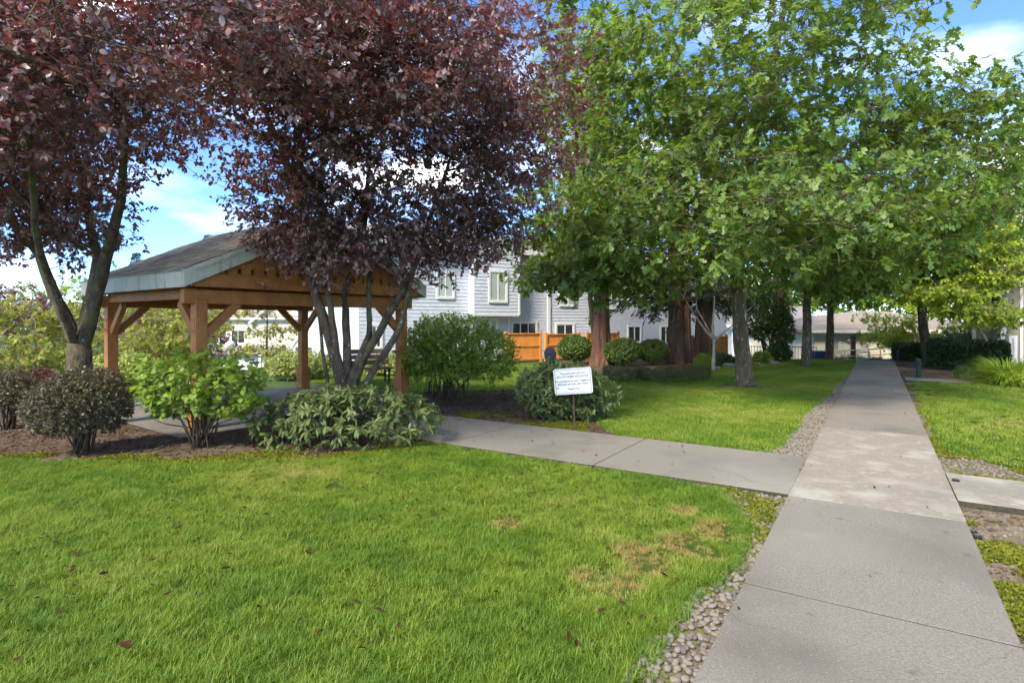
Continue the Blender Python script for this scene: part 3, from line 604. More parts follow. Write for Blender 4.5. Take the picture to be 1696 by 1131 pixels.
# long fringe of grass along the gravel
e = np.array(LAWN1_R); Q = []
for a, b in zip(e, e[1:]):
    k = int(np.linalg.norm(b - a) * 60); Q += [a + (b - a) * RNG.random() + RNG.normal(size=2) * .035 for _ in range(k)]
Q = np.array(Q); Q = Q[Q[:, 1] > 2.2]; n = len(Q); s = RNG.uniform(.9, 1.4, n)
scatter('grass', np.c_[Q, np.full(n, .012)], np.c_[RNG.uniform(-.15, .15, (n, 2)), RNG.uniform(0, 6.28, n)], np.stack([s, s, s], 1), RNG.integers(0, 7, n), tufts_near, 'long untrimmed grass fringe hanging over the river stones', 'grass', np.clip(.22 + .08 * RNG.normal(size=n), 0, .5))

# moss along the bed edges and in the bare soil, wood chips in the beds
def cushion(rng):
    m = 26; a = rng.uniform(0, 6.28, m); r = np.sqrt(rng.random(m)) * .05; p = np.c_[r * np.cos(a), r * np.sin(a), rng.uniform(.0, .012, m)]
    d = nrm(np.c_[rng.normal(size=(m, 2)), np.full(m, .8)]); return leaves_mesh('moss', 'small', p, d, rnd_dir(m, rng), rng.uniform(.014, .03, m), M['moss_tuft'])
moss_col = proto_collection('moss_shape', [cushion(RNG) for _ in range(5)])
def moss(poly_pts, label):
    n = len(poly_pts); s = RNG.uniform(.7, 1.5, n)
    scatter('moss', np.c_[poly_pts, np.full(n, .012)], np.c_[np.zeros((n, 2)), RNG.uniform(0, 6.28, n)], np.stack([s, s, s * .8], 1), RNG.integers(0, 5, n), moss_col, label, 'moss')
be = np.array(BED_EDGE); P = fill_poly(bed_left, 26000, RNG); dd = edge_dist(BED_EDGE, P, False); P = P[(dd < .30 + .2 * vnoise(P, 2.2, 41)) & (vnoise(P, 5, 42) > -.30)]; P = P[P[:, 0] > -9]
moss(P, 'yellow green moss along the edge of the shrub bed')
P = fill_poly(bed_mid, 9000, RNG); dd = edge_dist([tuple(PT(4.02, 2.5)), tuple(PT(4.02, 7.35))], P, False); P = P[(dd < .55 + .3 * vnoise(P, 2, 43)) & (vnoise(P, 5, 44) > -.15)]
moss(P, 'patchy moss between the side path and the sign')
P = fill_poly(dirt_right, 26000, RNG); P = P[(vnoise(P, 2.4, 45) + .7 * vnoise(P, 9, 47) > .08) & (P[:, 1] > 2.2) & (P[:, 0] < 8)]; moss(P, 'bright moss on the bare soil right of the path')
P = np.concatenate([fill_poly(near_strip, 700, RNG), fill_poly(rs, 900, RNG)]); P = P[(P[:, 1] > 4.2) & (vnoise(P, 4, 46) > 0)]; moss(P, 'moss growing through the stones beside the path crossing')
def chip_mesh(rng):
    m = 9; p = np.c_[rng.normal(size=(m, 2)) * .035, rng.uniform(0, .012, m)]; d = nrm(np.c_[rng.normal(size=(m, 2)), rng.normal(size=m) * .25])
    return leaves_mesh('chips', 'small', p, d, np.array((0, 0, 1)) + rng.normal(size=(m, 3)) * .3, rng.uniform(.018, .05, m), M['chip'])
chip_col = proto_collection('chip_shape', [chip_mesh(RNG) for _ in range(6)])
P = np.concatenate([fill_poly(bed_left, 5200, RNG), fill_poly(bed_mid, 2500, RNG), fill_poly(bed_far, 1800, RNG), fill_poly(dirt_right, 2600, RNG)]); n = len(P); s = RNG.uniform(.6, 1.3, n)
scatter('mulch', np.c_[P, np.full(n, .014)], np.c_[RNG.uniform(-.2, .2, (n, 2)), RNG.uniform(0, 6.28, n)], np.stack([s, s, s], 1), RNG.integers(0, 6, n), chip_col, 'brown bark chips and leaf litter over the shrub beds and bare soil', 'mulch')

# fallen leaves: larger ones single, crumbs scattered
def dead_mesh(rng):
    V0, T0 = LEAF['dead']; Vv = V0.copy(); Vv[:, 2] += .45 * np.abs(Vv[:, 0]) * rng.uniform(-.5, 1.6) + .25 * (Vv[:, 1] - .5) ** 2 * rng.uniform(-1, 2); Vv[:, 1] -= .5
    return np_mesh('fallen_leaf', Vv * .058, T0, M['dead_leaf'])
DL = [dead_mesh(RNG) for _ in range(8)]
spots = [(208, 1085), (172, 965), (230, 748), (120, 958), (92, 910), (100, 810), (60, 1005), (280, 998), (350, 745), (510, 929), (373, 955), (497, 1043), (822, 994), (700, 775), (790, 797), (865, 1060), (942, 1070),
         (955, 1085), (628, 1026), (660, 1052), (530, 1063), (290, 893), (150, 806), (255, 940), (630, 865), (735, 855), (1100, 966), (560, 812), (440, 862), (395, 818), (600, 1090), (20, 850), (430, 1020), (330, 905), (590, 1012), (505, 880)]
for i, (px, py) in enumerate(spots):
    g = G(px, py); o = new_obj('fallen_leaf', DL[i % 8]); s = RNG.uniform(.7, 1.15); o.location = (g[0], g[1], .058); o.rotation_euler = (RNG.uniform(-.35, .35), RNG.uniform(-.35, .35), RNG.uniform(0, 6.28)); o.scale = (s * .75, s, s * 1.5)
    tag(o, 'curled dry plum leaf lying on the foreground grass', 'leaf', 'dry plum leaves fallen on the foreground lawn')
    if i == 0: o['label'] = 'dark red fallen leaf, larger than the others, on grass at lower left'; o.scale = (1.5, 1.3, 1.4); o.rotation_euler = (.3, -.2, 1.3)
dead_col = proto_collection('dead_shape', DL)
P = fill_poly(lawn_near, 3000, RNG); P = P[(P[:, 1] > 2.3) & (vnoise(P, 1.5, 61) + P[:, 1] * .12 > .35)]; P2 = np.concatenate([fill_poly(bed_mid, 300, RNG), np.array([PT(RNG.uniform(2.3, 3.9), RNG.uniform(1, 7)) for _ in range(60)]), np.array([PT(RNG.uniform(-1, 20), -PW * RNG.random() ** 3) for _ in range(50)])])
P = np.concatenate([P, P2]); n = len(P); s = RNG.uniform(.35, .8, n); z = np.where(np.arange(n) < n - len(P2), .058, .054)
scatter('fallen_leaves', np.c_[P, z], np.c_[RNG.uniform(-.5, .5, (n, 2)), RNG.uniform(0, 6.28, n)], np.repeat(s[:, None], 3, 1), RNG.integers(0, 8, n), dead_col, 'small dark leaf litter strewn over the foreground lawn', 'leaves')

# ---------------------------------------------------------------- pavilion
pav = tag(empty('pavilion', (PC[0], PC[1], .043), math.atan2(.8, .6)), 'open cedar pavilion with shingled gable roof and grey fascia over a concrete patio', 'pavilion')
HX, HY, EX, EYo = 2.065, 1.8, 2.415, 2.15; ZE, ZR = 2.43, 3.58; SL = (ZR - ZE) / EX
post_me = MB().box((0, 0, 1.0), (.18, .18, 2.0)).mesh('post', bevel=.008)
base_me = MB().box((0, 0, .26), (.232, .232, .52)).box((0, 0, .527), (.25, .25, .016)).mesh('post_base', bevel=.006)
plate_me = MB().box((0, 0, 0), (.006, .13, .30)).mesh('plate', bevel=.001); 
bolt_me = MB().lathe((0, 0, 0), [(.016, 0), (.016, .008), (.008, .014)], 8).mesh('bolt')
for x in (-HX, HX):
    for y in (-HY, HY):
        p = new_obj('post', post_me, M['cedar'], pav); p.location = (x, y, 0)
        new_obj('post_base', base_me, M['cedar'], p)
        for (dx, dy, rz) in ((math.copysign(.095, -x), 0, 0), (math.copysign(.095, x), 0, 0), (0, -.095, math.pi / 2), (0, .095, math.pi / 2)):
            pl = new_obj('bracket_plate', plate_me, M['cedar'], p); pl.location = (dx, dy, 1.60); pl.rotation_euler = (0, 0, rz)
            for sy in (-.035, .035):
                for sz in (-.09, .09):
                    b = new_obj('bolt', bolt_me, M['cedar'], p); ox = dx + (math.copysign(.003, dx) if dx else 0); oy = dy + (math.copysign(.003, dy) if dy else 0)
                    b.location = (ox + (sy if dy else 0), oy + (sy if dx else 0), 1.60 + sz); b.rotation_euler = (0, math.copysign(math.pi / 2, dx), 0) if dx else (math.copysign(math.pi / 2, -dy), 0, 0)
        sx, sy = -math.copysign(1, x), -math.copysign(1, y)
        MB().beam((x + sx * .085, y, 1.46), (x + sx * .62, y, 1.97), .09, .13).build('brace', M['cedar'], pav, bevel=.005)
        MB().beam((x, y + sy * .085, 1.46), (x, y + sy * .62, 1.97), .09, .13).build('brace', M['cedar'], pav, bevel=.005)
for y in (-HY, HY): MB().box((0, y, 2.045), (2 * HX + .5, .14, .22)).build('beam', M['cedar'], pav, bevel=.006)
for x in (-HX, HX): MB().box((x, 0, 2.12), (.14, 2 * HY - .15, .20)).build('beam', M['cedar'], pav, bevel=.006)
for s in (-1, 1):
    MB().box((0, s * (EYo - .10), 2.285), (2 * EX - .30, .07, .20)).build('tie_beam', M['cedar'], pav, bevel=.005)
    MB().box((0, s * (EYo - .135), 2.40), (2 * EX - .62, .02, .05)).build('tie_cap', M['cedar'], pav)
    x = -1.98                                                   # gable boards: wide ones down to the tie beam, narrow ones stop short and leave slots
    while x < 1.98:
        for wd, z0 in ((.165, 2.386), (.055, 2.50)):
            xm = x + wd / 2; zt = ZE + (EX - abs(xm) - wd / 2) * SL - .16
            if zt - z0 > .03:
                za, zb = ZE + (EX - abs(x + .001)) * SL - .16, ZE + (EX - abs(x + wd - .001)) * SL - .16
                yb = s * (EYo - .10); mb = MB(); mb.add([(x + .002, yb - .011, z0), (x + wd - .002, yb - .011, z0), (x + wd - .002, yb - .011, max(zb, z0)), (x + .002, yb - .011, max(za, z0)),
                    (x + .002, yb + .011, z0), (x + wd - .002, yb + .011, z0), (x + wd - .002, yb + .011, max(zb, z0)), (x + .002, yb + .011, max(za, z0))],
                    [(0, 1, 2, 3), (7, 6, 5, 4), (0, 4, 5, 1), (3, 2, 6, 7), (1, 5, 6, 2), (0, 3, 7, 4)]); mb.build('gable_board', M['cedar'], pav)
            x += wd
for y in np.linspace(-1.95, 1.95, 8):
    for s in (-1, 1): MB().beam((s * (EX - .06), y, ZE - .17 + .06 * SL), (s * .03, y, ZR - .17), .05, .14).build('rafter', M['cedar'], pav)
MB().box((0, 0, ZR - .20), (.05, 2 * EYo - .5, .20)).build('ridge_beam', M['cedar'], pav)
for s in (-1, 1):
    n_ = Vector((s * SL, 0, 1)).normalized(); MB().beam((s * (EX - .01), 0, ZE - .055), (s * .004, 0, ZR - .055 + .004 * SL), 2 * EYo - .06, .03, n_).build('roof_deck', M['cedar'], pav)
    MB().box((s * (EX + .004), 0, ZE - .135), (.04, 2 * EYo + .004, .255)).build('fascia', M['fascia'], pav, bevel=.004)
    MB().box((s * (EX + .03), 0, ZE - .012), (.02, 2 * EYo + .03, .03)).build('drip_edge', M['grey_metal'], pav)
    for e_ in (-1, 1):
        zc = lambda xx: ZE + (EX - abs(xx)) * SL
        yb = e_ * EYo; o = []
        for yy in (yb - .02, yb + .02):
            o += [(s * (EX + .024), yy, zc(EX) - .262), (s * (EX + .024), yy, zc(EX) - .012), (s * .002, yy, ZR - .012), (s * .002, yy, ZR - .262)]
        MB().add(o, [(0, 1, 2, 3), (7, 6, 5, 4), (0, 4, 5, 1), (1, 5, 6, 2), (2, 6, 7, 3), (3, 7, 4, 0)]).build('rake_board', M['fascia'], pav)
        MB().beam((s * (EX - .1), e_ * (EYo + .032), ZE - .05 + .1 * SL), (s * .02, e_ * (EYo + .032), ZR - .05), .024, .05).build('rake_trim', M['fascia'], pav)
# shingles: one piece each on the slope in view, one part on the far slope
slope = math.hypot(EX, ZR - ZE); exp_ = .142; nc = int(slope / exp_) + 1; tabs = []
for wv in range(6):
    wd = (.27, .30, .33, .285, .31, .295)[wv]; me = MB().box((0, 0, 0), (.20, wd - .006, .011)).mesh('shingle', bevel=0); tabs.append(me)
def shingle_frames(s):
    ang = math.atan2(ZR - ZE, EX)
    for c in range(nc):
        y = -EYo - .02 - RNG.uniform(0, .25); 
        while y < EYo + .02:
            i = int(RNG.integers(6)); wd = (.27, .30, .33, .285, .31, .295)[i]; yc = y + wd / 2; y += wd
            if yc - wd / 2 < -EYo - .05 or yc + wd / 2 > EYo + .06: continue
            dst = c * exp_ + .075 + RNG.uniform(-.006, .006); dst = min(dst, slope - .06)
            x = -EX - .035 + dst * math.cos(ang); z = ZE - .035 + .012 + dst * math.sin(ang) + .016
            yield i, s, x, yc, z, ang
k = 0; mbs = MB()
for i, s, x, y, z, ang in shingle_frames(-1):
    mt = M['shingle_%d' % RNG.integers(4)]
    if k < 300:
        key = (i, mt.name); me = tabs[i]
        if not hasattr(MB, 'cache'): MB.cache = {}
        if key not in MB.cache: q = me.copy(); q.materials.clear(); q.materials.append(mt); MB.cache[key] = q
        o = new_obj('shingle', MB.cache[key], None, pav); o.location = (x, y, z); o.rotation_euler = (0, -ang + .055, 0)
    k += 1
mb = MB()
for i, s, x, y, z, ang in shingle_frames(1): mb.box((-x, y, z), (.20, (.27, .30, .33, .285, .31, .295)[i] - .006, .011), Matrix.Rotation(ang - .055, 3, 'Y'))
tag(mb.build('shingles', M['shingle_1'], pav), kind='stuff')
for y in np.arange(-2.05, 2.1, .28):
    for s in (-1, 1): MB().box((s * .07, y, ZR + .012 - .07 * SL), (.15, .275, .012), Matrix.Rotation(s * math.atan(SL), 3, 'Y')).build('ridge_cap', M['shingle_2'], pav)

# bench behind the pavilion
bp = G(603, 640); bench = tag(empty('bench', (bp[0], bp[1] + .5, 0), math.radians(28)), 'brown slatted park bench behind the plum trunk and pavilion post', 'bench')
for z, dy in ((.58, .26), (.73, .30), (.88, .34)): MB().box((0, dy, z), (1.25, .035, .125), Matrix.Rotation(-.24, 3, 'X')).build('back_slat', M['brown_wood'], bench, bevel=.006)
for y in (-.20, -.07, .06, .19): MB().box((0, y, .44), (1.25, .11, .035)).build('seat_slat', M['brown_wood'], bench, bevel=.005)
for x in (-.5, .5):
    MB().beam((x, -.2, 0), (x, -.2, .42), .05, .05, (1, 0, 0)).build('leg', M['black_metal'], bench); MB().beam((x, .18, 0), (x, .24, .45), .05, .05, (1, 0, 0)).beam((x, .265, .45), (x, .385, .93), .05, .02, (1, 0, 0)).build('leg', M['black_metal'], bench)
    MB().box((x, 0, .405), (.05, .42, .03)).build('seat_bracket', M['black_metal'], bench)

# ---------------------------------------------------------------- sign
SY = 9.22; sign = tag(empty('notice_sign', (AT(949, SY), SY, 0), math.radians(-10)), 'tilted white pet notice sign with dark lettering standing in the green shrub', 'sign')
zc = ZZ(631, SY); sw, sh = .615, .42; Rm = Matrix.Rotation(math.radians(-5), 3, 'Y')
def rrect(w_, h_, r_, n=5):
    return [(sx * (w_ / 2 - r_) + r_ * math.cos(a), sz * (h_ / 2 - r_) + r_ * math.sin(a)) for sx, sz, a0 in ((1, 1, 0), (-1, 1, 90), (-1, -1, 180), (1, -1, 270)) for a in [math.radians(a0 + 90 * i / n) for i in range(n + 1)]]
def plate(w_, h_, r_, y0, y1):
    q = rrect(w_, h_, r_); n = len(q); P = [Rm @ Vector((x, y0, z)) + Vector((0, 0, zc)) for x, z in q] + [Rm @ Vector((x, y1, z)) + Vector((0, 0, zc)) for x, z in q]
    return MB().add(P, [tuple(range(n)), tuple(range(2 * n - 1, n - 1, -1))] + [(i, n + i, n + (i + 1) % n, (i + 1) % n) for i in range(n)])
plate(sw, sh, .035, 0, .012).build('board', M['sign_white'], sign)
mb = MB(); q1, q2 = rrect(sw - .036, sh - .036, .022), rrect(sw - .050, sh - .050, .018); n = len(q1)
mb.add([Rm @ Vector((x, -.002, z)) + Vector((0, 0, zc)) for x, z in q1 + q2], [(i, (i + 1) % n, n + (i + 1) % n, n + i) for i in range(n)]); mb.build('border_line', M['sign_ink'], sign)
MB().tube([(.02, .06, -.1), (.0, .03, zc + .1)], .009, 8).build('stake', M['brown_wood'], sign)
for txt, z, sz in (('You and your pet are', .128, .047), ('part of a larger community.', .080, .047), ('Be courteous to your neighbors', .004, .045), ('and pick up your pet waste.', -.044, .045), ('Thank You', -.125, .047)):
    cu = bpy.data.curves.new('lettering', 'FONT'); cu.body = txt; cu.size = sz; cu.align_x = 'CENTER'; cu.align_y = 'CENTER'; cu.materials.append(M['sign_ink']); cu.offset = .0006
    tmp = bpy.data.objects.new('lettering_curve', cu); COL.objects.link(tmp); bpy.context.view_layer.update(); me = bpy.data.meshes.new_from_object(tmp.evaluated_get(bpy.context.evaluated_depsgraph_get())); bpy.data.objects.remove(tmp)
    o = new_obj('lettering', me, M['sign_ink'], sign); o.matrix_local = Matrix.Translation(Rm @ Vector((0, -.003, z)) + Vector((0, 0, zc))) @ Rm.to_4x4() @ Matrix.Rotation(math.pi / 2, 4, 'X')

# ---------------------------------------------------------------- buildings
def lap(mb, p0, p1, z0, z1, exp_=.13, lip=.018):
    """overlapping boards between two ground points; outward is to the right of p0->p1"""
    p0, p1 = np.array(p0, float), np.array(p1, float); d = (p1 - p0) / np.linalg.norm(p1 - p0); o = np.array((d[1], -d[0])); z = z0
    while z < z1 - .01:
        zt = min(z + exp_, z1); a, b = p0 + o * lip, p1 + o * lip
        mb.add([(*p0, z), (*p1, z), (*b, z), (*a, z), (*p0 + o * .002, zt), (*p1 + o * .002, zt)], [(0, 1, 2, 3), (3, 2, 5, 4)]); z = zt
    return mb
class Wall:
    """a straight wall: s metres along from p0, z up; helpers put parts on it"""
    def __init__(w_, p0, p1, org): w_.p0 = np.array(p0, float); w_.p1 = np.array(p1, float); w_.L = np.linalg.norm(w_.p1 - w_.p0); w_.d = (w_.p1 - w_.p0) / w_.L; w_.o = np.array((w_.d[1], -w_.d[0])); w_.org = np.array(org[:2])
    def pt(w_, s, out, z): q = w_.p0 + w_.d * s + w_.o * out - w_.org; return (q[0], q[1], z)
    def box(w_, mb, s0, s1, z0, z1, o0, o1):
        c = w_.pt((s0 + s1) / 2, (o0 + o1) / 2, (z0 + z1) / 2); return mb.box(c, (s1 - s0, o1 - o0, z1 - z0), Matrix.Rotation(math.atan2(w_.d[1], w_.d[0]), 3, 'Z'))
    def hit(w_, px, py):
        """(s, z) of the wall point seen at a pixel"""
        r = np.array(((px - CX) / F, 1.0)); A = np.array([r, -w_.d]).T; t, s = np.linalg.solve(A, w_.p0); return s, EYE + (HZ - py) / F * t
    def window(w_, root, s0, s1, z0, z1, glass='blind_glass', bars=1, out=.0, tw=.09, trim='white_trim'):
        f = MB(); w_.box(f, s0 - tw, s0, z0 - tw, z1 + tw, out, out + .055); w_.box(f, s1, s1 + tw, z0 - tw, z1 + tw, out, out + .055); w_.box(f, s0, s1, z1, z1 + tw, out, out + .052); w_.box(f, s0, s1, z0 - tw, z0, out, out + .07)
        wo_ = f.build('window', M[trim], root)
        n = bars + 1; wd = (s1 - s0) / n
        for i in range(n):
            g = MB(); w_.box(g, s0 + i * wd + .03, s0 + (i + 1) * wd - .03, z0 + .03, z1 - .03, out + .01, out + .026); g.build('pane', M[glass], wo_)
        sash = MB()
        for i in range(n + 1): w_.box(sash, max(s0, s0 + i * wd - .03), min(s1, s0 + i * wd + .03), z0, z1, out + .008, out + .04)
        w_.box(sash, s0, s1, z0, z0 + .03, out + .008, out + .038); w_.box(sash, s0, s1, z1 - .03, z1, out + .008, out + .038); sash.build('sash', M[trim], wo_)
        return wo_
def shell(root, name, corners, z0, z1, mat, exp_=.14):
    org = np.array(root.location[:2]); mb = MB(); n = len(corners); q = [np.array(c) - org for c in corners]
    for i in range(n): lap(mb, q[i], q[(i + 1) % n], z0, z1, exp_)
    mb.add([(*c, z0 + .0) for c in q] + [(*c, z1) for c in q], [(i, (i + 1) % n, n + (i + 1) % n, n + i) for i in range(n)])
    return mb.build(name, M[mat], root)
def gable_roof(root, corners, z, rise, over, mat, trim='white_trim', name='roof'):
    """ridge runs along the first side (corners[0]->corners[1])"""
    org = np.array(root.location[:2]); a, b, c, d = [np.array(p) - org for p in corners]; u = (b - a) / np.linalg.norm(b - a); v = (d - a) / np.linalg.norm(d - a)
    a, b, c, d = a - u * over - v * over, b + u * over - v * over, c + u * over + v * over, d - u * over + v * over; ra, rb = (a + d) / 2, (b + c) / 2; mb = MB(); th = .14
    for p, q in ((a, b), (c, d)):
        rp, rq = (ra, rb) if p is a else (rb, ra)
        mb.add([(*p, z), (*q, z), (*rq, z + rise), (*rp, z + rise), (*p, z - th), (*q, z - th), (*rq, z + rise - th), (*rp, z + rise - th)], [(0, 1, 2, 3), (7, 6, 5, 4), (0, 4, 5, 1), (1, 5, 6, 2), (3, 2, 6, 7), (0, 3, 7, 4)])
    r_ = mb.build(name, M[mat], root)
    tb = MB(); tb.beam((*(a - v * .02), z - .1), (*(b - v * .02), z - .1), .03, .22); tb.beam((*(d + v * .02), z - .1), (*(c + v * .02), z - .1), .03, .22)
    for p, q, ridge in ((a, d, ra), (b, c, rb)):
        sg = -1 if p is a else 1
        tb.beam((*(p + u * .03 * sg), z - .09), (*(ridge + u * .03 * sg), z + rise - .09), .03, .2); tb.beam((*(q + u * .03 * sg), z - .09), (*(ridge + u * .03 * sg), z + rise - .09), .03, .2)
    tb.build('fascia', M[trim], r_)
    return r_
def gable_fill(root, p, q, z, rise, mat, name='gable_wall'):
    org = np.array(root.location[:2]); p, q = np.array(p) - org, np.array(q) - org; m_ = (p + q) / 2
    return MB().add([(*p, z), (*q, z), (*m_, z + rise)], [(0, 1, 2)]).build(name, M[mat], root)

# grey two-storey house behind the orange fences
hd = np.array((.85, .53)); hd /= np.linalg.norm(hd); ho = np.array((hd[1], -hd[0])); HP = np.array((.05, 26.0))
h0, h1 = HP - hd * 7.1, HP + hd * 15; back = -ho * 8
house = tag(empty('grey_house', (*HP, 0)), 'grey lap sided two storey house with white windows behind the orange fences', 'house')
shell(house, 'wall', [h0, h1, h1 + back, h0 + back], -.2, 4.9, 'siding_grey', .15)
gable_roof(house, [h0, h1, h1 + back, h0 + back], 4.95, 1.3, .4, 'roof_grey'); gable_fill(house, h0 + back, h0, 4.9, 1.25, 'siding_grey')
WG = Wall(h0, h1, HP)
b0, _ = WG.hit(776, 522); b1, zb = WG.hit(848, 522); bay = .55
bc = [h0 + hd * b0 + ho * bay, h0 + hd * b1 + ho * bay, h0 + hd * b1, h0 + hd * b0]
shell(house, 'bay', bc, zb, 4.9, 'siding_grey', .15)
mb = MB(); WG.box(mb, b0, b1, zb - .06, zb - .002, 0, bay + .03); mb.build('bay_trim', M['siding_pale'], house)
mb = MB(); WG.box(mb, b1 - .004, b1 + .08, zb, 4.9, bay - .06, bay + .03); mb.build('corner_board', M['white_trim'], house)
def wpx(root, wl, x0, y0, x1, y1, out=0, **k):
    s0, z1 = wl.hit(x0, y0); s1, _ = wl.hit(x1, y0); _, z0 = wl.hit((x0 + x1) / 2, y1); return wl.window(root, s0 + .1, s1 - .1, z0, z1, out=out, **k)
wpx(house, WG, 722, 452, 753, 492); wpx(house, WG, 798, 452, 830, 499, out=bay); wpx(house, WG, 798, 530, 825, 558); wpx(house, WG, 845, 535, 890, 560, glass='glass', bars=2)
wpx(house, WG, 919, 538, 951, 562, glass='glass', bars=1); wpx(house, WG, 983, 540, 1004, 560, glass='glass'); wpx(house, WG, 1038, 541, 1062, 566, glass='glass'); wpx(house, WG, 612, 540, 634, 575, glass='glass')
wpx(house, WG, 1092, 541, 1112, 568, glass='glass'); wpx(house, WG, 925, 470, 955, 505); wpx(house, WG, 1000, 480, 1024, 510); wpx(house, WG, 655, 440, 690, 488)
s_, z_ = WG.hit(842, 530); mb = MB(); WG.box(mb, s_ - .05, s_ + .03, 0, zb - .1, .03, .10); mb.build('downpipe', M['white_trim'], house)
for sx in (9.0, 12.6):
    mb = MB(); WG.box(mb, sx, sx + .16, -.1, 4.9, .02, .07); mb.build('corner_board', M['white_trim'], house)
# orange privacy fences in front of it
def fence(x0, x1, Y0, ztop, label):
    a, b = np.array((AT(x0, Y0), Y0)), None; r = np.array(((x1 - CX) / F, 1.0)); A_ = np.array([r, -hd]).T; t_, s_ = np.linalg.solve(A_, a); b = a + hd * s_
    f = tag(empty('fence', (*a, 0)), label, 'fence', 'orange stained privacy fences before the grey house'); Wl = Wall(a, b, a); n = max(3, int(Wl.L / .28))
    for i in range(n):
        m_ = MB(); Wl.box(m_, i * Wl.L / n + .006, (i + 1) * Wl.L / n - .006, .06, ztop - .06, -.012 + .003 * (i % 2), .010 + .003 * (i % 2)); m_.build('board', M['fence_cedar'], f)
    for z in (.10, .66, ztop - .09): m_ = MB(); Wl.box(m_, 0, Wl.L, z, z + .07, .014, .045); m_.build('rail', M['fence_cedar'], f)
    m_ = MB(); Wl.box(m_, -.02, Wl.L + .02, ztop - .06, ztop - .025, -.04, .06); m_.build('cap_rail', M['fence_cedar'], f)
    for s in (-.06, Wl.L + .06): m_ = MB(); Wl.box(m_, s - .055, s + .055, -.05, ztop + .05, -.055, .055); m_.build('post', M['fence_cedar'], f)
    return f
fence(840, 893, 23.4, 1.25, 'widest orange fence panel beside the blue covered grill')
fence(906, 957, 24.4, 1.20, 'orange fence panel behind the round clipped ball shrub')
fence(974, 1022, 26.0, 1.20, 'orange fence panel crossing behind the single redwood trunk')
fence(1148, 1202, 27.5, 1.0, 'far orange fence panel behind the pale dogwood trunk')
gp = np.array((AT(911, 23.6), 23.6)); grill = tag(empty('barbecue_grill', (*gp, -.02)), 'barbecue grill under a dark blue cover between the orange fences', 'grill')
mb = MB(); mb.add([(-.30, -.26, .22), (.30, -.26, .18), (.30, .26, .2), (-.30, .26, .22), (-.34, -.27, .62), (.36, -.27, .60), (.36, .27, .60), (-.34, .27, .62), (-.24, -.22, .86), (.2, -.2, .90), (.2, .2, .90), (-.24, .22, .86)], [(3, 2, 1, 0), (0, 1, 5, 4), (1, 2, 6, 5), (2, 3, 7, 6), (3, 0, 4, 7), (4, 5, 9, 8), (5, 6, 10, 9), (6, 7, 11, 10), (7, 4, 8, 11), (8, 9, 10, 11)]); mb.build('cover', M['cover_blue'], grill, bevel=.03)
for a in range(3): MB().tube([(.2 * math.cos(a * 2.09), .2 * math.sin(a * 2.09), 0), (.12 * math.cos(a * 2.09), .12 * math.sin(a * 2.09), .52)], .013, 6).build('leg', M['black_metal'], grill)
grill.scale = (.72, .72, .72); MB().box((.46, 0, .62), (.2, .3, .02)).build('side_shelf', M['black_metal'], grill); MB().tube([(-.3, -.1, .70), (-.48, -.1, .74), (-.5, -.1, .66)], .012, 6).build('handle', M['black_metal'], grill)

# pale house with a gabled porch seen between the pavilion posts
q0, q1 = np.array((AT(508, 44), 44.)), np.array((AT(590, 41), 41.)); zq = -3.4
ph = tag(empty('pale_house', (*q0, zq)), 'pale grey house with small white gabled porch seen through the pavilion', 'house'); bk = np.array((2., 8.))
shell(ph, 'wall', [q0, q1, q1 + bk, q0 + bk], 0, 6.4, 'siding_pale', .18); gable_roof(ph, [q0, q1, q1 + bk, q0 + bk], 6.4, 1.5, .4, 'roof_grey')
WP = Wall(q0, q1, q0); s1, z1 = .15, 3.5
mb = MB(); a_, b_, c_ = WP.pt(-.1, 1.2, z1 - .3), WP.pt(2.9, 1.2, z1 - .3), WP.pt(1.4, 1.2, z1 + 1.0); a2, b2, c2 = WP.pt(-.1, 0, z1 - .3), WP.pt(2.9, 0, z1 - .3), WP.pt(1.4, 0, z1 + 1.0)
mb.add([a_, b_, c_, a2, b2, c2], [(0, 1, 2), (3, 5, 4), (0, 2, 5, 3), (2, 1, 4, 5), (0, 3, 4, 1)]); pr = mb.build('porch_roof', M['siding_pale'], ph)
MB().beam(WP.pt(-.25, 1.24, z1 - .36), WP.pt(1.4, 1.24, z1 + 1.08), .08, .2).beam(WP.pt(3.05, 1.24, z1 - .36), WP.pt(1.4, 1.24, z1 + 1.08), .08, .2).build('rake_board', M['white_trim'], pr)
for s in (.1, 2.7): mb = MB(); WP.box(mb, s - .14, s + .14, 0, z1 - .3, .95, 1.2); mb.build('column', M['white_trim'], ph)
WP.window(ph, .9, 1.9, 4.8, 5.8, glass='glass'); 
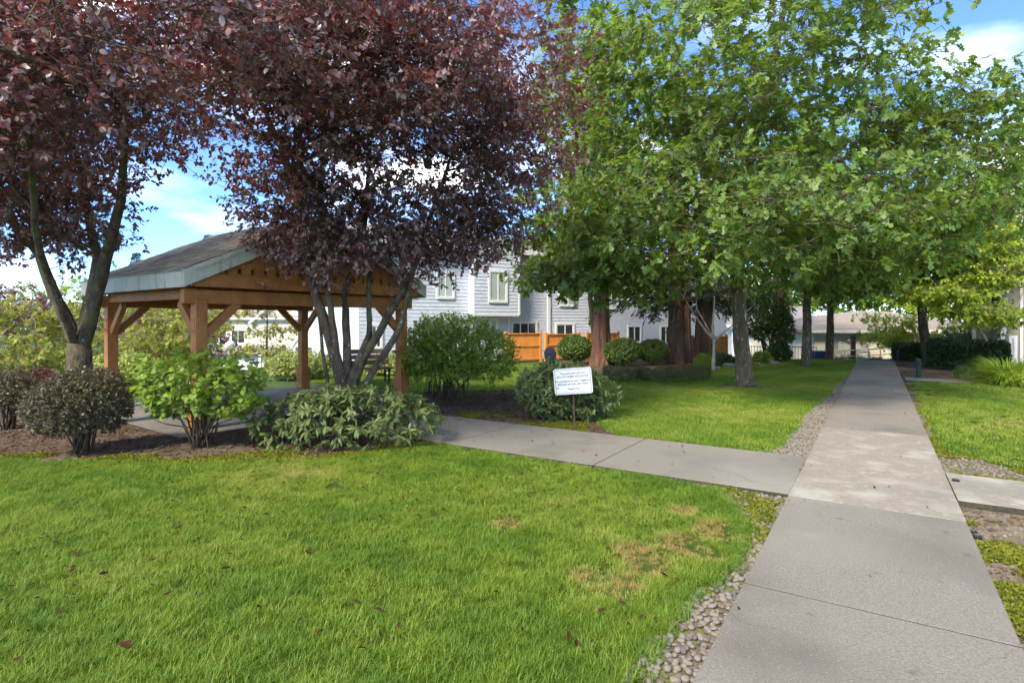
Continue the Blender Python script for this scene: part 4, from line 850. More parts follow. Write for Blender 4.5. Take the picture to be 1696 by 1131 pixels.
# beige house with garages beyond the car
q0, q1 = np.array((AT(330, 64), 64.)), np.array((AT(506, 62), 62.)); zq = -4.55; bk = np.array((.5, 10.))
bh = tag(empty('beige_house', (*q0, zq)), 'cream two storey house with garage doors beyond the white parked car', 'house')
shell(bh, 'wall', [q0, q1, q1 + bk, q0 + bk], 0, 6.7, 'siding_beige', .2); gable_roof(bh, [q0, q1, q1 + bk, q0 + bk], 6.7, 2.6, .5, 'roof_brown')
WB = Wall(q0, q1, q0)
wpx(bh, WB, 464, 543, 484, 561, glass='glass', tw=.14); 
for x0, x1 in ((0.6, 3.0), (4.0, 6.2)): WB.window(bh, x0, x1 - .6, 3.9, 5.3, glass='glass', tw=.14)
mb = MB(); WB.box(mb, 0, WB.L, 2.75, 3.3, .02, .9); mb.build('garage_eave', M['roof_brown'], bh)
for s in (1.2, 4.8, 8.4):
    if s + 2.4 < WB.L:
        d_ = MB(); WB.box(d_, s, s + 2.4, 0, 2.3, .02, .06); dd_ = d_.build('garage_door', M['garage_white'], bh)
        for r_ in range(4): d2 = MB(); WB.box(d2, s + .04, s + 2.36, .06 + r_ * .56, .58 + r_ * .56, .062, .075); d2.build('door_panel', M['garage_white'], dd_)
for s in (.9, 4.2, 7.9, WB.L - .3): c_ = MB(); WB.box(c_, s - .12, s + .12, 0, 2.75, .55, .8); c_.build('column', M['white_trim'], bh)
g0 = WB.hit(425, 540)[0]; gl = [WB.pt(g0 - .3, .12, 6.2), WB.pt(WB.L + .2, .12, 6.2), WB.pt((g0 + WB.L) / 2, .12, 8.6)]
mb = MB(); mb.add(gl + [WB.pt(g0 - .3, -3, 6.2), WB.pt(WB.L + .2, -3, 6.2), WB.pt((g0 + WB.L) / 2, -3, 8.6)], [(0, 1, 2), (3, 5, 4), (0, 2, 5, 3), (2, 1, 4, 5)]); gw = mb.build('gable_wall', M['siding_beige'], bh)
MB().beam(WB.pt(g0 - .6, .3, 6.1), WB.pt((g0 + WB.L) / 2, .3, 8.75), .5, .22).beam(WB.pt(WB.L + .5, .3, 6.1), WB.pt((g0 + WB.L) / 2, .3, 8.75), .5, .22).build('rake_board', M['white_trim'], gw)

# white hatchback parked below
car = tag(empty('parked_car', (AT(441, 53), 53., float(drop(AT(441, 53), 53.)) + .02), math.radians(196)), 'white hatchback parked on the street seen through the pavilion', 'car')
prof = [(-1.95, .35), (-2.0, .75), (-1.93, .98), (-1.75, 1.30), (-1.35, 1.48), (-.4, 1.52), (.35, 1.40), (1.05, 1.0), (1.75, .86), (1.98, .62), (1.95, .30)]
mb = MB(); cols_ = []
for wy, ins in ((-.86, .10), (-.80, 0.), (.80, 0.), (.86, .10)):
    cols_.append([(x * (1 if z < .95 else 1 - ins * .3), wy * (1 if z < 1.0 else .88), z - (ins * .2 if z > 1.2 else 0)) for x, z in prof])
vs = [p for c_ in cols_ for p in c_]; n = len(prof); fs = [tuple(range(n)), tuple(range(4 * n - 1, 3 * n - 1, -1))]
for j in range(3):
    for i in range(n): fs.append((j * n + i, (j + 1) * n + i, (j + 1) * n + (i + 1) % n, j * n + (i + 1) % n))
mb.add(vs, fs).build('body', M['car_white'], car, bevel=.03)
MB().beam((-1.94, 0, 1.03), (-1.735, 0, 1.36), 1.2, .03, (-1, 0, 0)).build('rear_window', M['glass'], car)
for s in (-1, 1):
    MB().add([(-1.55, s * .80, 1.02), (.75, s * .80, 1.02), (.25, s * .755, 1.36), (-1.25, s * .755, 1.40), (-1.55, s * .83, 1.02), (.75, s * .83, 1.02), (.25, s * .79, 1.36), (-1.25, s * .79, 1.40)], [(0, 1, 2, 3), (4, 5, 6, 7), (0, 1, 5, 4), (1, 2, 6, 5), (2, 3, 7, 6), (3, 0, 4, 7)]).build('side_window', M['glass'], car)
    MB().box((-1.95, s * .68, .98), (.12, .22, .36)).build('tail_light', M['tail_red'], car, bevel=.02)
    for x in (-1.25, 1.25):
        w_ = MB().tube([(x, s * .68, .31), (x, s * .875, .31)], .31, 18).build('wheel', M['tyre'], car); MB().tube([(x, s * .86, .31), (x, s * .885, .31)], .2, 14).build('rim', M['grey_metal'], w_)
MB().box((-2.0, 0, .45), (.08, 1.5, .22)).build('bumper', M['car_white'], car, bevel=.03); MB().box((-2.045, 0, .78), (.012, .42, .13)).build('number_plate', M['sign_white'], car)
MB().beam((1.0, 0, 1.02), (.42, 0, 1.37), 1.25, .02, (1, 0, 1)).build('windscreen', M['glass'], car)
# white handrail of the steps down, globe lamp
a_, b_ = np.array((AT(437, 17.2), 17.2)), np.array((AT(459, 16.2), 16.2)); za, zb_ = float(drop(*a_)), float(drop(*b_))
hr = tag(empty('handrail', (*b_, 0)), 'white sloping handrail of the steps behind the pavilion', 'handrail')
ax_ = AT(437, 17.2) - b_[0], 17.2 - b_[1]
MB().tube([(ax_[0], ax_[1], ZZ(648, 17.2)), (0, 0, ZZ(637, 16.2))], .025, 8).build('rail', M['white_trim'], hr)
for f_ in (0, 1): MB().tube([(ax_[0] * f_, ax_[1] * f_, -.9), (ax_[0] * f_, ax_[1] * f_, (ZZ(637, 16.2), ZZ(648, 17.2))[f_])], .025, 8).build('post', M['white_trim'], hr)
ly = 27.; lx = AT(382, ly); lz = float(drop(lx, ly)); lp = tag(empty('street_lamp', (lx, ly, lz)), 'globe street lamp seen through the pavilion beside the yellow sapling', 'lamp'); ht = ZZ(572, ly) - lz
MB().lathe((0, 0, 0), [(.10, 0), (.08, .3), (.05, .35), (.04, ht - .2)], 10).build('pole', M['black_metal'], lp); MB().lathe((0, 0, ht - .2), [(.09, 0), (.17, .1), (.19, .24), (.13, .38), (.04, .44)], 14).build('globe', M['lamp_globe'], lp, True)

# clubhouse beyond the end of the path
CY = 33.; cz = -1.5; c0, c1 = np.array((AT(1348, CY), CY)), np.array((AT(1660, CY - 1), CY - 1)); bk = np.array((-.3, 11.))
club = tag(empty('clubhouse', (*c0, cz)), 'low tan clubhouse with hipped roof beyond the end of the path', 'building')
shell(club, 'wall', [c0, c1, c1 + bk, c0 + bk], 0, 2.72, 'siding_tan', .16)
mb = MB(); ov = .5; q = [np.array(p) - c0 for p in (c0 + (-ov, -ov), c1 + (ov, -ov), c1 + bk + (ov, ov), c0 + bk + (-ov, ov))]; u_ = (q[1] - q[0]) / np.linalg.norm(q[1] - q[0]); ra, rb = (q[0] + q[3]) / 2 + u_ * 6, (q[1] + q[2]) / 2 - u_ * 3.2; rz = 2.76 + 1.15
mb.add([(*p, 2.76) for p in q] + [(*ra, rz), (*rb, rz)] + [(*p, 2.6) for p in q], [(0, 1, 5, 4), (1, 2, 5), (2, 3, 4, 5), (3, 0, 4), (0, 6, 7, 1), (1, 7, 8, 2), (2, 8, 9, 3), (3, 9, 6, 0), (6, 9, 8, 7)]); rf = mb.build('roof', M['roof_brown'], club)
WC = Wall(c0, c1, c0); mb = MB(); WC.box(mb, -ov, WC.L + ov, 2.57, 2.74, ov + .004, ov + .09); mb.build('gutter', M['white_trim'], rf)
for x0, x1, y0, y1 in ((1379, 1389, 565, 580), (1424, 1436, 563, 577)):
    s0, z1 = WC.hit(x0, y0); s1, _ = WC.hit(x1, y0); _, z0 = WC.hit(x0, y1); WC.window(club, s0, s1, z0 - cz, z1 - cz, glass='door_tan', bars=0, tw=.16)
for x0, x1, y0, nm in ((1541, 1550, 553, 'door'), (1474, 1490, 561, 'door')):
    s0, z1 = WC.hit(x0, y0); s1, _ = WC.hit(x1, y0); d_ = MB(); WC.box(d_, s0, s1, .02, z1 - cz, .03, .06); dr = d_.build(nm, M['door_tan'], club)
    t_ = MB(); WC.box(t_, s0 - .12, s0, .02, z1 - cz + .12, .02, .08); WC.box(t_, s1, s1 + .12, .02, z1 - cz + .12, .02, .08); WC.box(t_, s0, s1, z1 - cz, z1 - cz + .12, .02, .078); t_.build('door_frame', M['white_trim'], dr)
for px in (1404, 1510):
    s0, z0 = WC.hit(px, 562); l_ = MB(); WC.box(l_, s0 - .1, s0 + .1, z0 - cz - .12, z0 - cz + .12, .02, .2); l_.build('wall_light', M['siding_pale'], club, bevel=.02)
s0, _ = WC.hit(1556, 560); c_ = MB(); WC.box(c_, s0 - .12, s0 + .12, 0, 2.6, .3, .5); c_.build('column', M['white_trim'], club)
# taupe apartment building at the right edge, boards one by one where they are near
t0, t1 = np.array((AT(1663, 20.2), 20.2)), np.array((23.5, 14.9)); bk = np.array((8.0, 9.))
apt = tag(empty('apartment_building', (*t0, 0)), 'tall taupe lap sided apartment block with white corner boards behind the lime tree', 'building')
dw = (t1 - t0) / np.linalg.norm(t1 - t0); z = 0.; k_ = 0; Lb = np.linalg.norm(t1 - t0)
bd_ang = math.atan2(dw[1], dw[0]); bme = MB().box((Lb / 2, 0, .1), (Lb, .02, .205), Matrix.Rotation(.06, 3, 'X')).mesh('siding_board')
while z < 7.0: o = new_obj('siding_board', bme, M['siding_taupe'], apt); o.location = (0, 0, z); o.rotation_euler = (0, 0, bd_ang); z += .19
MB().add([(0, 0, -.1), (*(t1 - t0), -.1), (*(t1 - t0 + bk), -.1), (*bk, -.1), (0, 0, 7.2), (*(t1 - t0), 7.2), (*(t1 - t0 + bk), 7.2), (*bk, 7.2)], [(1, 2, 6, 5), (2, 3, 7, 6), (3, 0, 4, 7), (0, 1, 5, 4)]).build('wall', M['siding_taupe'], apt)
gable_roof(apt, [t0, t1, t1 + bk, t0 + bk], 7.2, 1.0, .4, 'roof_grey')
WA = Wall(t0, t1, t0)
mb = MB(); WA.box(mb, -.09, .09, 0, 7.1, .02, .06); mb.build('corner_board', M['white_trim'], apt)
wpx(apt, WA, 1674, 318, 1688, 375, glass='blind_glass', bars=0, out=.02); wpx(apt, WA, 1670, 560, 1686, 596, glass='glass', bars=1, out=.02); s_, _ = WA.hit(1692, 500); mb = MB(); WA.box(mb, s_ - .04, s_ + .04, 0, 7.1, .03, .07); mb.build('corner_board', M['white_trim'], apt)
a0, a1 = np.array((AT(1610, 24.5), 24.5)), np.array((AT(1610, 24.5) + 2.2, 22.6)); wing = tag(empty('building_wing', (*a0, 0)), 'lower taupe wing with white corner boards behind the lime tree and hedge', 'building')
bk = np.array((7., 8.1)); shell(wing, 'wall', [a0, a1, a1 + bk, a0 + bk], -.2, 5.6, 'siding_taupe', .18); gable_roof(wing, [a0, a1, a1 + bk, a0 + bk], 5.6, 1.2, .3, 'roof_brown')
WW = Wall(a0, a1, a0)
for s0 in (.0, WW.L * .42): mb = MB(); WW.box(mb, s0, s0 + .14, 0, 5.5, .02, .07); mb.build('corner_board', M['white_trim'], wing)
WW.window(wing, .38, .95, 1.9, 2.8, glass='glass', bars=0, tw=.07)
# white building beyond the trees, iron fence and bins
v0, v1 = np.array((AT(1212, 52), 52.)), np.array((AT(1352, 50), 50.)); wh = tag(empty('white_house', (*v0, -3.2)), 'distant white house glimpsed between the dark yew and the oak trunks', 'house'); bk = np.array((1., 9.))
shell(wh, 'wall', [v0, v1, v1 + bk, v0 + bk], 0, 4.6, 'siding_pale', .22); gable_roof(wh, [v0, v1, v1 + bk, v0 + bk], 4.6, 1.8, .5, 'roof_grey'); WH = Wall(v0, v1, v0)
for s in (1.0, 3.4, 5.6): WH.window(wh, s, s + 1.0, 1.4, 2.8, glass='glass', bars=1, tw=.12)
f0, f1 = np.array((AT(1240, 28.5), 28.5)), np.array((AT(1352, 27.5), 27.5)); zf = -.5; fe = tag(empty('iron_fence', (*f0, zf)), 'black iron fence left of the clubhouse between the trunks', 'fence'); WF = Wall(f0, f1, f0)
for z in (.25, .95): m_ = MB(); WF.box(m_, 0, WF.L, z, z + .035, -.015, .015); m_.build('rail', M['black_metal'], fe)
for i in range(24): m_ = MB(); s = i * WF.L / 23; WF.box(m_, s - .01, s + .01, 0, 1.02, -.009, .009); m_.build('picket', M['black_metal'], fe)
for px, yy, lb in ((1354, 28.6, 'blue wheeled bin by the clubhouse corner, between the oak trunks'), (1343, 29.0, 'dark blue bin half hidden behind the first oak trunk by the clubhouse')):
    x_ = AT(px, yy); zz = float(drop(x_, yy)); bn = tag(empty('wheeled_bin', (x_, yy, zz)), lb, 'bin', 'bins by the clubhouse')
    mb = MB(); mb.add([(-.26, -.28, .06), (.26, -.28, .06), (.26, .28, .06), (-.26, .28, .06), (-.31, -.34, 1.0), (.31, -.34, 1.0), (.31, .34, 1.0), (-.31, .34, 1.0)], [(3, 2, 1, 0), (4, 5, 6, 7), (0, 1, 5, 4), (1, 2, 6, 5), (2, 3, 7, 6), (3, 0, 4, 7)]); mb.build('bin_body', M['bin_blue'], bn, bevel=.02)
    MB().box((0, 0, 1.03), (.66, .74, .05)).build('lid', M['bin_blue'], bn, bevel=.015)
    for s in (-.27, .27): MB().tube([(s - .03, .3, .11), (s + .03, .3, .11)], .11, 12).build('wheel', M['tyre'], bn)
# pipe railing across the end of the path
def railing(x0, y0, d0, x1, y1, d1, nb, label, zg):
    a = np.array((AT(x0, d0), d0, ZZ(y0, d0))); b = np.array((AT(x1, d1), d1, ZZ(y1, d1))); r_ = tag(empty('ramp_railing', (a[0], a[1], 0)), label, 'railing'); q = lambda f_, dz=0: a + (b - a) * f_ + np.array((0, 0, dz)) - np.array((a[0], a[1], 0))
    MB().tube([q(0), q(1)], .024, 8).build('top_rail', M['rail_beige'], r_); MB().tube([q(0, -.28), q(1, -.28)], .02, 8).build('lower_rail', M['rail_beige'], r_)
    for i in range(nb): f_ = i / (nb - 1); p = q(f_); MB().tube([(p[0], p[1], zg), (p[0], p[1], p[2])], .022, 8).build('post', M['rail_beige'], r_)
    return r_
railing(1380, 582, 27.2, 1478, 576, 26.6, 6, 'beige pipe railing across the far end of the main path', -.3)
railing(1404, 588, 28.4, 1440, 583, 27.8, 3, 'short beige pipe railing lower behind the path railing', -1.0)
x_ = AT(1413, 27.9); wp = tag(empty('wooden_post', (x_, 27.9, -.3)), 'dark brown wooden post standing behind the pipe railing', 'post'); MB().box((0, 0, .62), (.17, .17, 1.3)).build('shaft', M['brown_wood'], wp, bevel=.01); MB().box((0, 0, 1.29), (.20, .20, .05)).build('cap', M['brown_wood'], wp, bevel=.015)
for px, py, lb, mt, hh in ((1521, 627, 'green bollard light standing in the mulch by the path junction', 'bollard_green', 33), (1489, 599, 'small dark bollard light at the end of the hedge', 'black_metal', 19)):
    g = G(px, py); hgt = hh * g[1] / F; bo = tag(empty('bollard_light', (*g, 0)), lb, 'bollard'); r_ = .07
    MB().lathe((0, 0, 0), [(r_ * .9, 0), (r_ * .9, hgt * .78)], 18).build('shaft', M[mt], bo, True); MB().lathe((0, 0, hgt * .78), [(r_ * 1.12, 0), (r_ * 1.12, hgt * .14), (r_ * .9, hgt * .22)], 18).build('cap', M[mt], bo)
    MB().lathe((0, 0, hgt * .70), [(r_ * 1.0, 0), (r_ * 1.0, hgt * .07)], 18).build('louvre', M['black_metal'], bo)
for px, py, lb in ((1583, 806, 'black pop up sprinkler beside the pale path corner'), (1618, 893, 'low round sprinkler lid in moss beside the path'), (1611, 885, 'small dark valve cap just behind the round sprinkler lid')):
    g = G(px, py); sp = tag(empty('sprinkler_head', (*g, .0)), lb, 'sprinkler'); h_ = .075 if px == 1583 else .03; MB().lathe((0, 0, 0), [(.034, 0), (.034, h_), (.026, h_ + .006)], 16).build('collar', M['black_metal'], sp); MB().lathe((0, 0, h_ + .003), [(.018, 0), (.018, .008), (.01, .011)], 12).build('nozzle', M['stone_dark'], sp)
for i, (px, py, s, lb) in enumerate(((1183, 613, .42, 'rounded rock beside the low hedge end'), (1207, 609, .55, 'largest pale rock at the edge of the redwood bed'), (1257, 606, .38, 'grey rock at the oak trunk beside the far shrubs'), (1282, 605, .45, 'flat rock right of the oak trunk beneath the yew'))):
    g = G(px, py); o = new_obj('boulder', STONES[i * 2 % 3].copy()); o.location = (g[0], g[1], .08); o.scale = (s, s * .9, s * .75); tag(o, lb, 'rock', 'rocks edging the redwood bed')

# ---------------------------------------------------------------- trees
def rel(lobes, b): return [(x - b[0], y - b[1], z - (b[2] if len(b) > 2 else 0), a, c, d) for x, y, z, a, c, d in lobes]
r1 = np.random.default_rng(101)
B1 = (-6.86, 9.0)
tree('plum_tree', 'purple leaved plum tree before the left pavilion post, forking trunk behind the barberry', 'tree', B1,
     [([(0, 0, -.1), (.0, 0, .25), (.03, 0, .9), (.0, 0, 1.35)], .20, .17), ([(.0, 0, 1.2), (.28, -.05, 1.85), (.53, -.1, 2.68), (.82, -.2, 3.64), (1.0, -.4, 4.9), (1.0, -.6, 5.6)], .125, .03),
      ([(0, 0, 1.25), (-.2, .05, 1.65), (-.43, .1, 2.05), (-.78, .2, 2.75), (-1.24, .2, 3.35), (-1.7, 0, 4.5)], .115, .03), ([(.02, 0, 1.3), (-.04, .15, 1.9), (.05, .3, 2.7), (-.15, .3, 3.9), (-.3, 0, 5.4)], .10, .03),
      ([(.0, -.05, 1.35), (.2, -.9, 2.5), (.9, -2.0, 3.6), (1.8, -3.0, 4.3)], .07, .02)],
     rel([(-7.3, 8.6, 5.3, 2.6, 2.6, 1.8), (-4.9, 5.7, 4.35, 1.6, 1.5, 1.05), (-3.0, 5.3, 4.75, 1.4, 1.2, .85), (-8.0, 9.3, 3.5, 1.4, 1.4, .95), (-7.0, 9.2, 3.3, .9, .9, .6), (-6.8, 6.6, 4.5, 1.7, 1.6, 1.1)], B1),
     660, 7, 15, 'plum', .079, 'leaf_plum', 'bark_plum', r1, Ls=.40, spread=.9, droop=.35, up=.55, fill=.45, scatter=.24, step=.5)
r2 = np.random.default_rng(102); B2 = (-2.67, 9.2)
tree('plum_tree', 'many stemmed purple plum tree in the middle, leaning over the pavilion gable', 'tree', B2,
     [([(0, 0, -.1), (0, 0, .2), (-.02, 0, .7)], .27, .19), ([(-.05, 0, .6), (-.28, 0, 1.44), (-.49, .0, 2.22), (-.65, .1, 3.0), (-.8, .0, 3.9), (-1.3, -.3, 5.2)], .105, .03), ([(.08, 0, .6), (.26, .05, 1.14), (.63, .05, 1.75), (1.03, 0, 2.35), (1.25, -.1, 3.0), (1.7, -.2, 4.3)], .085, .025),
      ([(0, 0, .65), (.0, .08, 1.44), (-.05, .15, 2.2), (.24, .1, 3.0), (.4, -.1, 4.6)], .08, .03), ([(-.1, -.05, .6), (-.15, -.1, 1.5), (-.3, -.2, 2.4), (-.2, -.6, 3.6), (.1, -1.4, 4.8)], .065, .025),
      ([(.15, 0, .45), (.5, .05, 1.0), (.88, .0, 1.6), (.98, .05, 2.3), (.7, .2, 3.2)], .07, .03), ([(-.22, -.02, -.05), (-.30, -.02, .8), (-.47, 0, 1.9), (-.55, 0, 2.6)], .035, .02), ([(.05, 0, .7), (.35, .1, 1.5), (.3, .2, 2.4), (.5, .3, 3.4)], .07, .025)],
     rel([(-2.2, 8.6, 5.1, 2.6, 2.3, 1.75), (-.1, 9.3, 5.0, 1.25, 1.5, 1.8), (-1.1, 9.5, 3.35, 1.15, 1.1, .75), (-3.3, 8.5, 3.75, 1.0, .9, .6), (-2.4, 9.0, 3.15, 1.1, .9, .65), (-1.7, 6.9, 5.2, 1.6, 1.4, 1.1), (-3.4, 7.4, 5.2, 1.4, 1.3, 1.0), (-1.75, 9.1, 2.75, .7, .6, .4), (-3.3, 8.75, 3.0, .8, .6, .45), (-2.6, 8.8, 2.75, .7, .5, .35), (-.6, 9.6, 3.0, .9, .8, .45)], B2),
     800, 7, 15, 'plum', .078, 'leaf_plum', 'bark_plum', r2, Ls=.40, spread=.9, droop=.35, up=.55, fill=.45, scatter=.24, step=.5)
r3 = np.random.default_rng(103); B3 = (6.15, 15.0)
tree('oak_tree', 'large oak with lobed leaves, its trunk on the lawn beside the main path', 'tree', B3,
     [([(0, 0, -.1), (0, 0, .45), (-.08, 0, 1.2), (-.22, 0, 2.9), (-.1, 0, 5), (.5, -.3, 7.5), (1.0, -.5, 10.5)], .225, .05), ([(.02, 0, -.1), (.02, 0, .05), (0, 0, .5)], .33, .20), ([(-.2, 0, 2.55), (-1.4, -.4, 2.25), (-2.7, -.8, 2.15), (-4.2, -1.3, 2.6)], .06, .02), ([(-.2, 0, 3.0), (.8, -1.8, 3.4), (1.5, -4.0, 3.8)], .075, .02),
      ([(-.1, 0, 4.2), (-1.5, -1, 6), (-2.5, -1.4, 8.5)], .09, .03), ([(0, 0, 4.6), (1.8, -1, 5.6), (4.0, -2.4, 6.3)], .085, .02), ([(-.15, 0, 3.4), (-1.2, -2.2, 4.0), (-2.4, -3.4, 4.4)], .07, .02)],
     rel([(5.6, 13.6, 7.0, 4.0, 4.2, 3.6), (4.0, 12.6, 4.0, 2.9, 2.7, 1.5), (7.7, 10.9, 3.95, 2.2, 2.0, 1.25), (5.1, 9.8, 3.6, 2.0, 1.6, 1.0), (1.7, 14, 4.4, 1.6, 1.8, 1.9), (10.2, 12.4, 5.8, 2.3, 2.1, 1.3), (8.5, 12.5, 3.6, 1.8, 1.6, .8), (2.0, 13.6, 8.0, 1.3, 1.6, 2.6), (1.3, 13.2, 3.4, 1.3, 1.3, .8), (2.9, 13.0, 3.0, 1.5, 1.3, .7), (7.2, 13.2, 3.2, 1.5, 1.3, .55), (1.0, 13.0, 2.9, 1.2, 1.2, .5), (2.4, 13.0, 2.6, 1.3, 1.2, .45)], B3),
     900, 6, 7, 'oak', .18, 'leaf_oak', 'bark_oak', r3, Ls=.30, cluster=2.6, spread=1.15, droop=.35, up=.8, fill=.42, lift=.05, scatter=.40, twig=.005, jit=.3, flat=.38, step=.55)
r4 = np.random.default_rng(104)
def simple(name, label, base, h, r0, lobes, tips, sub, k, leaf, size, lm, bark, rng, lean=(0, 0), group=None, Ls=.5, first=.35, **kw):
    z = base[2] if len(base) > 2 else 0; top = max(l[2] + l[5] * .5 for l in lobes) - z
    st = [([(0, 0, -.15), (lean[0] * .1, lean[1] * .1, top * .12), (lean[0] * .5, lean[1] * .5, top * .5), (lean[0], lean[1], top)], r0, r0 * .2)]
    return tree(name, label, 'tree', base, st, rel(lobes, base), tips, sub, k, leaf, size, lm, bark, rng, group, Ls=Ls, step=.6, **kw)
def gz(x, y): return (x, y, float(drop(x, y)))
b = gz(AT(1336, 21.5), 21.5)
simple('oak_tree', 'slender oak on the far lawn, second trunk along the path after the large oak', b, 9, .2, [(11.0, 20.5, 6.6, 3.6, 3.4, 3.2), (11.2, 19.6, 4.0, 2.6, 2.4, 1.1), (11.6, 19.4, 3.2, 2.4, 2.0, .6)], 240, 6, 8, 'star', .22, 'leaf_oak', 'bark_oak', r4, (.2, 0), cluster=2.4, spread=1.1, droop=.3, up=.8, scatter=.5, twig=.006)
b = gz(AT(1372, 25.5), 25.5)
simple('oak_tree', 'thin oak nearest the blue bin, last on the far lawn by the path', b, 9, .19, [(14.2, 25, 6.6, 3.4, 3.2, 3.4), (14.0, 24, 4.0, 2.2, 2, .9), (14.2, 23.6, 3.2, 2.0, 1.8, .6)], 170, 6, 8, 'star', .20, 'leaf_maple', 'bark_oak', r4, (.3, 0), cluster=2.2, spread=1.1, droop=.3, up=.8, scatter=.5, twig=.006)
b = (AT(1538, 22.4), 22.4, 0)
simple('maple_tree', 'maple with leaning dark trunk growing out of the hedge right of the path', b, 8, .22, [(15.6, 21, 5.8, 3.6, 3.2, 2.6), (14.6, 19.8, 4.2, 2.4, 2.2, 1.2), (14.2, 20.2, 3.2, 2.0, 1.8, .55), (16.2, 21.5, 4.4, 1.6, 1.6, 1.2)], 290, 6, 10, 'star', .165, 'leaf_maple', 'bark_oak', r4, (-.9, 0), spread=1.0, droop=.3, up=.9, scatter=.45, twig=.005, lift=.0)
b = (AT(1648, 19.2), 19.2, 0)
tree('dogwood_tree', 'lime green layered dogwood with several thin stems before the taupe building', 'tree', b,
     [([(0, 0, -.1), (-.3, 0, 1.0), (-1.0, 0, 2.2), (-1.7, 0, 3.2)], .07, .02), ([(.05, 0, -.1), (.1, 0, 1.4), (-.2, .1, 3.0), (-.3, .1, 4.6)], .07, .02), ([(.1, 0, -.1), (.5, 0, 1.5), (1.0, 0, 2.8), (1.3, 0, 3.8)], .055, .015)],
     rel([(14.3, 18.6, 2.6, 1.2, 1.3, .32), (15.2, 18.3, 3.2, 1.1, 1.3, .4), (14.5, 18.6, 3.9, 1.4, 1.4, .4), (15.1, 18.6, 4.5, 1.2, 1.3, .5), (14.8, 18.8, 5.4, 1.5, 1.3, .6), (15.0, 18.0, 2.0, 1.1, 1.0, .25)], b), 480, 5, 12, 'plum', .135, 'leaf_lime', 'bark_pale', r4, Ls=.4, spread=1.0, droop=.4, up=1.2, lift=-.05, fill=.5, scatter=.28, jit=.25)
b = (3.6, 24.4, 0)
simple('maple_tree', 'bright green tree rising between the plum and the large oak', b, 9, .14, [(2.9, 20.5, 9.3, 2.4, 2.6, 3.4), (3.3, 20, 6.0, 2.2, 2.4, 2.0), (2.6, 19.5, 4.6, 1.8, 1.8, 1.1)], 250, 6, 10, 'star', .18, 'leaf_lime', 'bark_oak', r4, (-1.4, -3.5), spread=1.0, droop=.35, up=.7, scatter=.5)
b = gz(AT(1482, 28.6), 28.6)
simple('small_maple', 'small lime green tree standing before the clubhouse wall behind the railing', b, 3, .06, [(b[0], 28.6, ZZ(530, 28.6), 1.5, 1.2, .35), (b[0] - .3, 28.5, ZZ(548, 28.6), 1.6, 1.2, .35), (b[0] + .2, 28.5, ZZ(566, 28.6), 1.3, 1.1, .3)], 90, 4, 9, 'small', .16, 'leaf_lime', 'bark_pale', r4, Ls=.4, up=1.1, lift=-.05, scatter=.25)
# redwoods
def redwood(base, r0, h, z0, label, rng, lobes, twin=None, n=900):
    root = tag(empty('redwood_tree', (*base, 0)), label, 'tree', 'redwoods in the mulched grove')
    def trunk(off, r_):
        nseg, nr = 40, 22; V = []; T = []; ph = rng.uniform(0, 6.28, 6)
        for i in range(nr + 1):
            z = -.1 + (h + .1) * (i / nr) ** 1.6; rad = r_ * (1 - .75 * z / h) + r_ * .42 * math.exp(-max(z, 0) / .4)
            for j in range(nseg):
                a = 2 * math.pi * j / nseg; f = 1 + .09 * math.sin(7 * a + ph[0] + .15 * z) + .05 * math.sin(13 * a + ph[1] - .2 * z) + (.09 * math.sin(3 * a + ph[2]) * math.exp(-max(z, 0) / 1.2)) + rng.uniform(-.02, .02)
                V.append((off[0] + rad * f * math.cos(a), off[1] + rad * f * math.sin(a), z))
        for i in range(nr):
            for j in range(nseg): k = (j + 1) % nseg; T += [(i * nseg + j, i * nseg + k, i * nseg + nseg + k), (i * nseg + j, i * nseg + nseg + k, i * nseg + nseg + j)]
        new_obj('trunk', np_mesh('trunk', V, T, M['bark_redwood'], True), None, root)
    trunk((0, 0), r0)
    if twin: trunk(twin, r0 * .72)
    mb = MB(); o = []; d = []
    for i in range(n // 9):
        z = z0 + (h - z0) * rng.random() ** 1.3; a = rng.uniform(0, 6.28); Lb = (2.7 * (1 - z / h) + .9) * rng.uniform(.7, 1.1); dr = np.array((math.cos(a), math.sin(a), 0))
        pts = [dr * Lb * f + np.array((0, 0, z + .25 * Lb * f - .55 * Lb * f * f)) for f in (0, .35, .7, 1)]; mb.tube(pts, [.035, .025, .014, .006], 5, False)
        for j in range(9):
            f = rng.uniform(.25, 1); o.append(dr * Lb * f + np.array((0, 0, z + .25 * Lb * f - .55 * Lb * f * f))); sd = np.array((-dr[1], dr[0], 0)) * rng.choice((-1, 1)); d.append(dr * .6 + sd * rng.uniform(.2, .9) + np.array((0, 0, -.35)))
    mb.build('branches', M['bark_redwood'], root); o = np.repeat(np.array(o), 3, 0); d = np.repeat(np.array(d), 3, 0) + rng.normal(size=(len(o), 3)) * .35; o = o + rng.normal(size=o.shape) * .1
    new_obj('crown', leaves_mesh('crown', 'spray', o, d, np.array((0, 0, 1.)) + rng.normal(size=o.shape) * .3, rng.uniform(.3, .6, len(o)), M['needle']), None, root)
redwood((AT(996, 22.2), 22.2), .34, 11, 3.0, 'single redwood trunk standing left of the two clipped ball shrubs', r4, None, n=700)
redwood((AT(1119, 23.2), 23.2), .31, 12, 2.4, 'largest redwood, twin trunk of furrowed red bark behind the low hedge', r4, None, twin=(.46, .22), n=1000)
redwood((AT(1167, 27.0), 27.0), .42, 12, 2.6, 'far redwood behind the pale stemmed dogwood', r4, None, n=700)
redwood((AT(1290, 33.0), 33.0), .32, 12, 3.2, 'distant redwood trunk right of the dark yew', r4, None, n=600)
b = (AT(1181, 19.6), 19.6, 0)
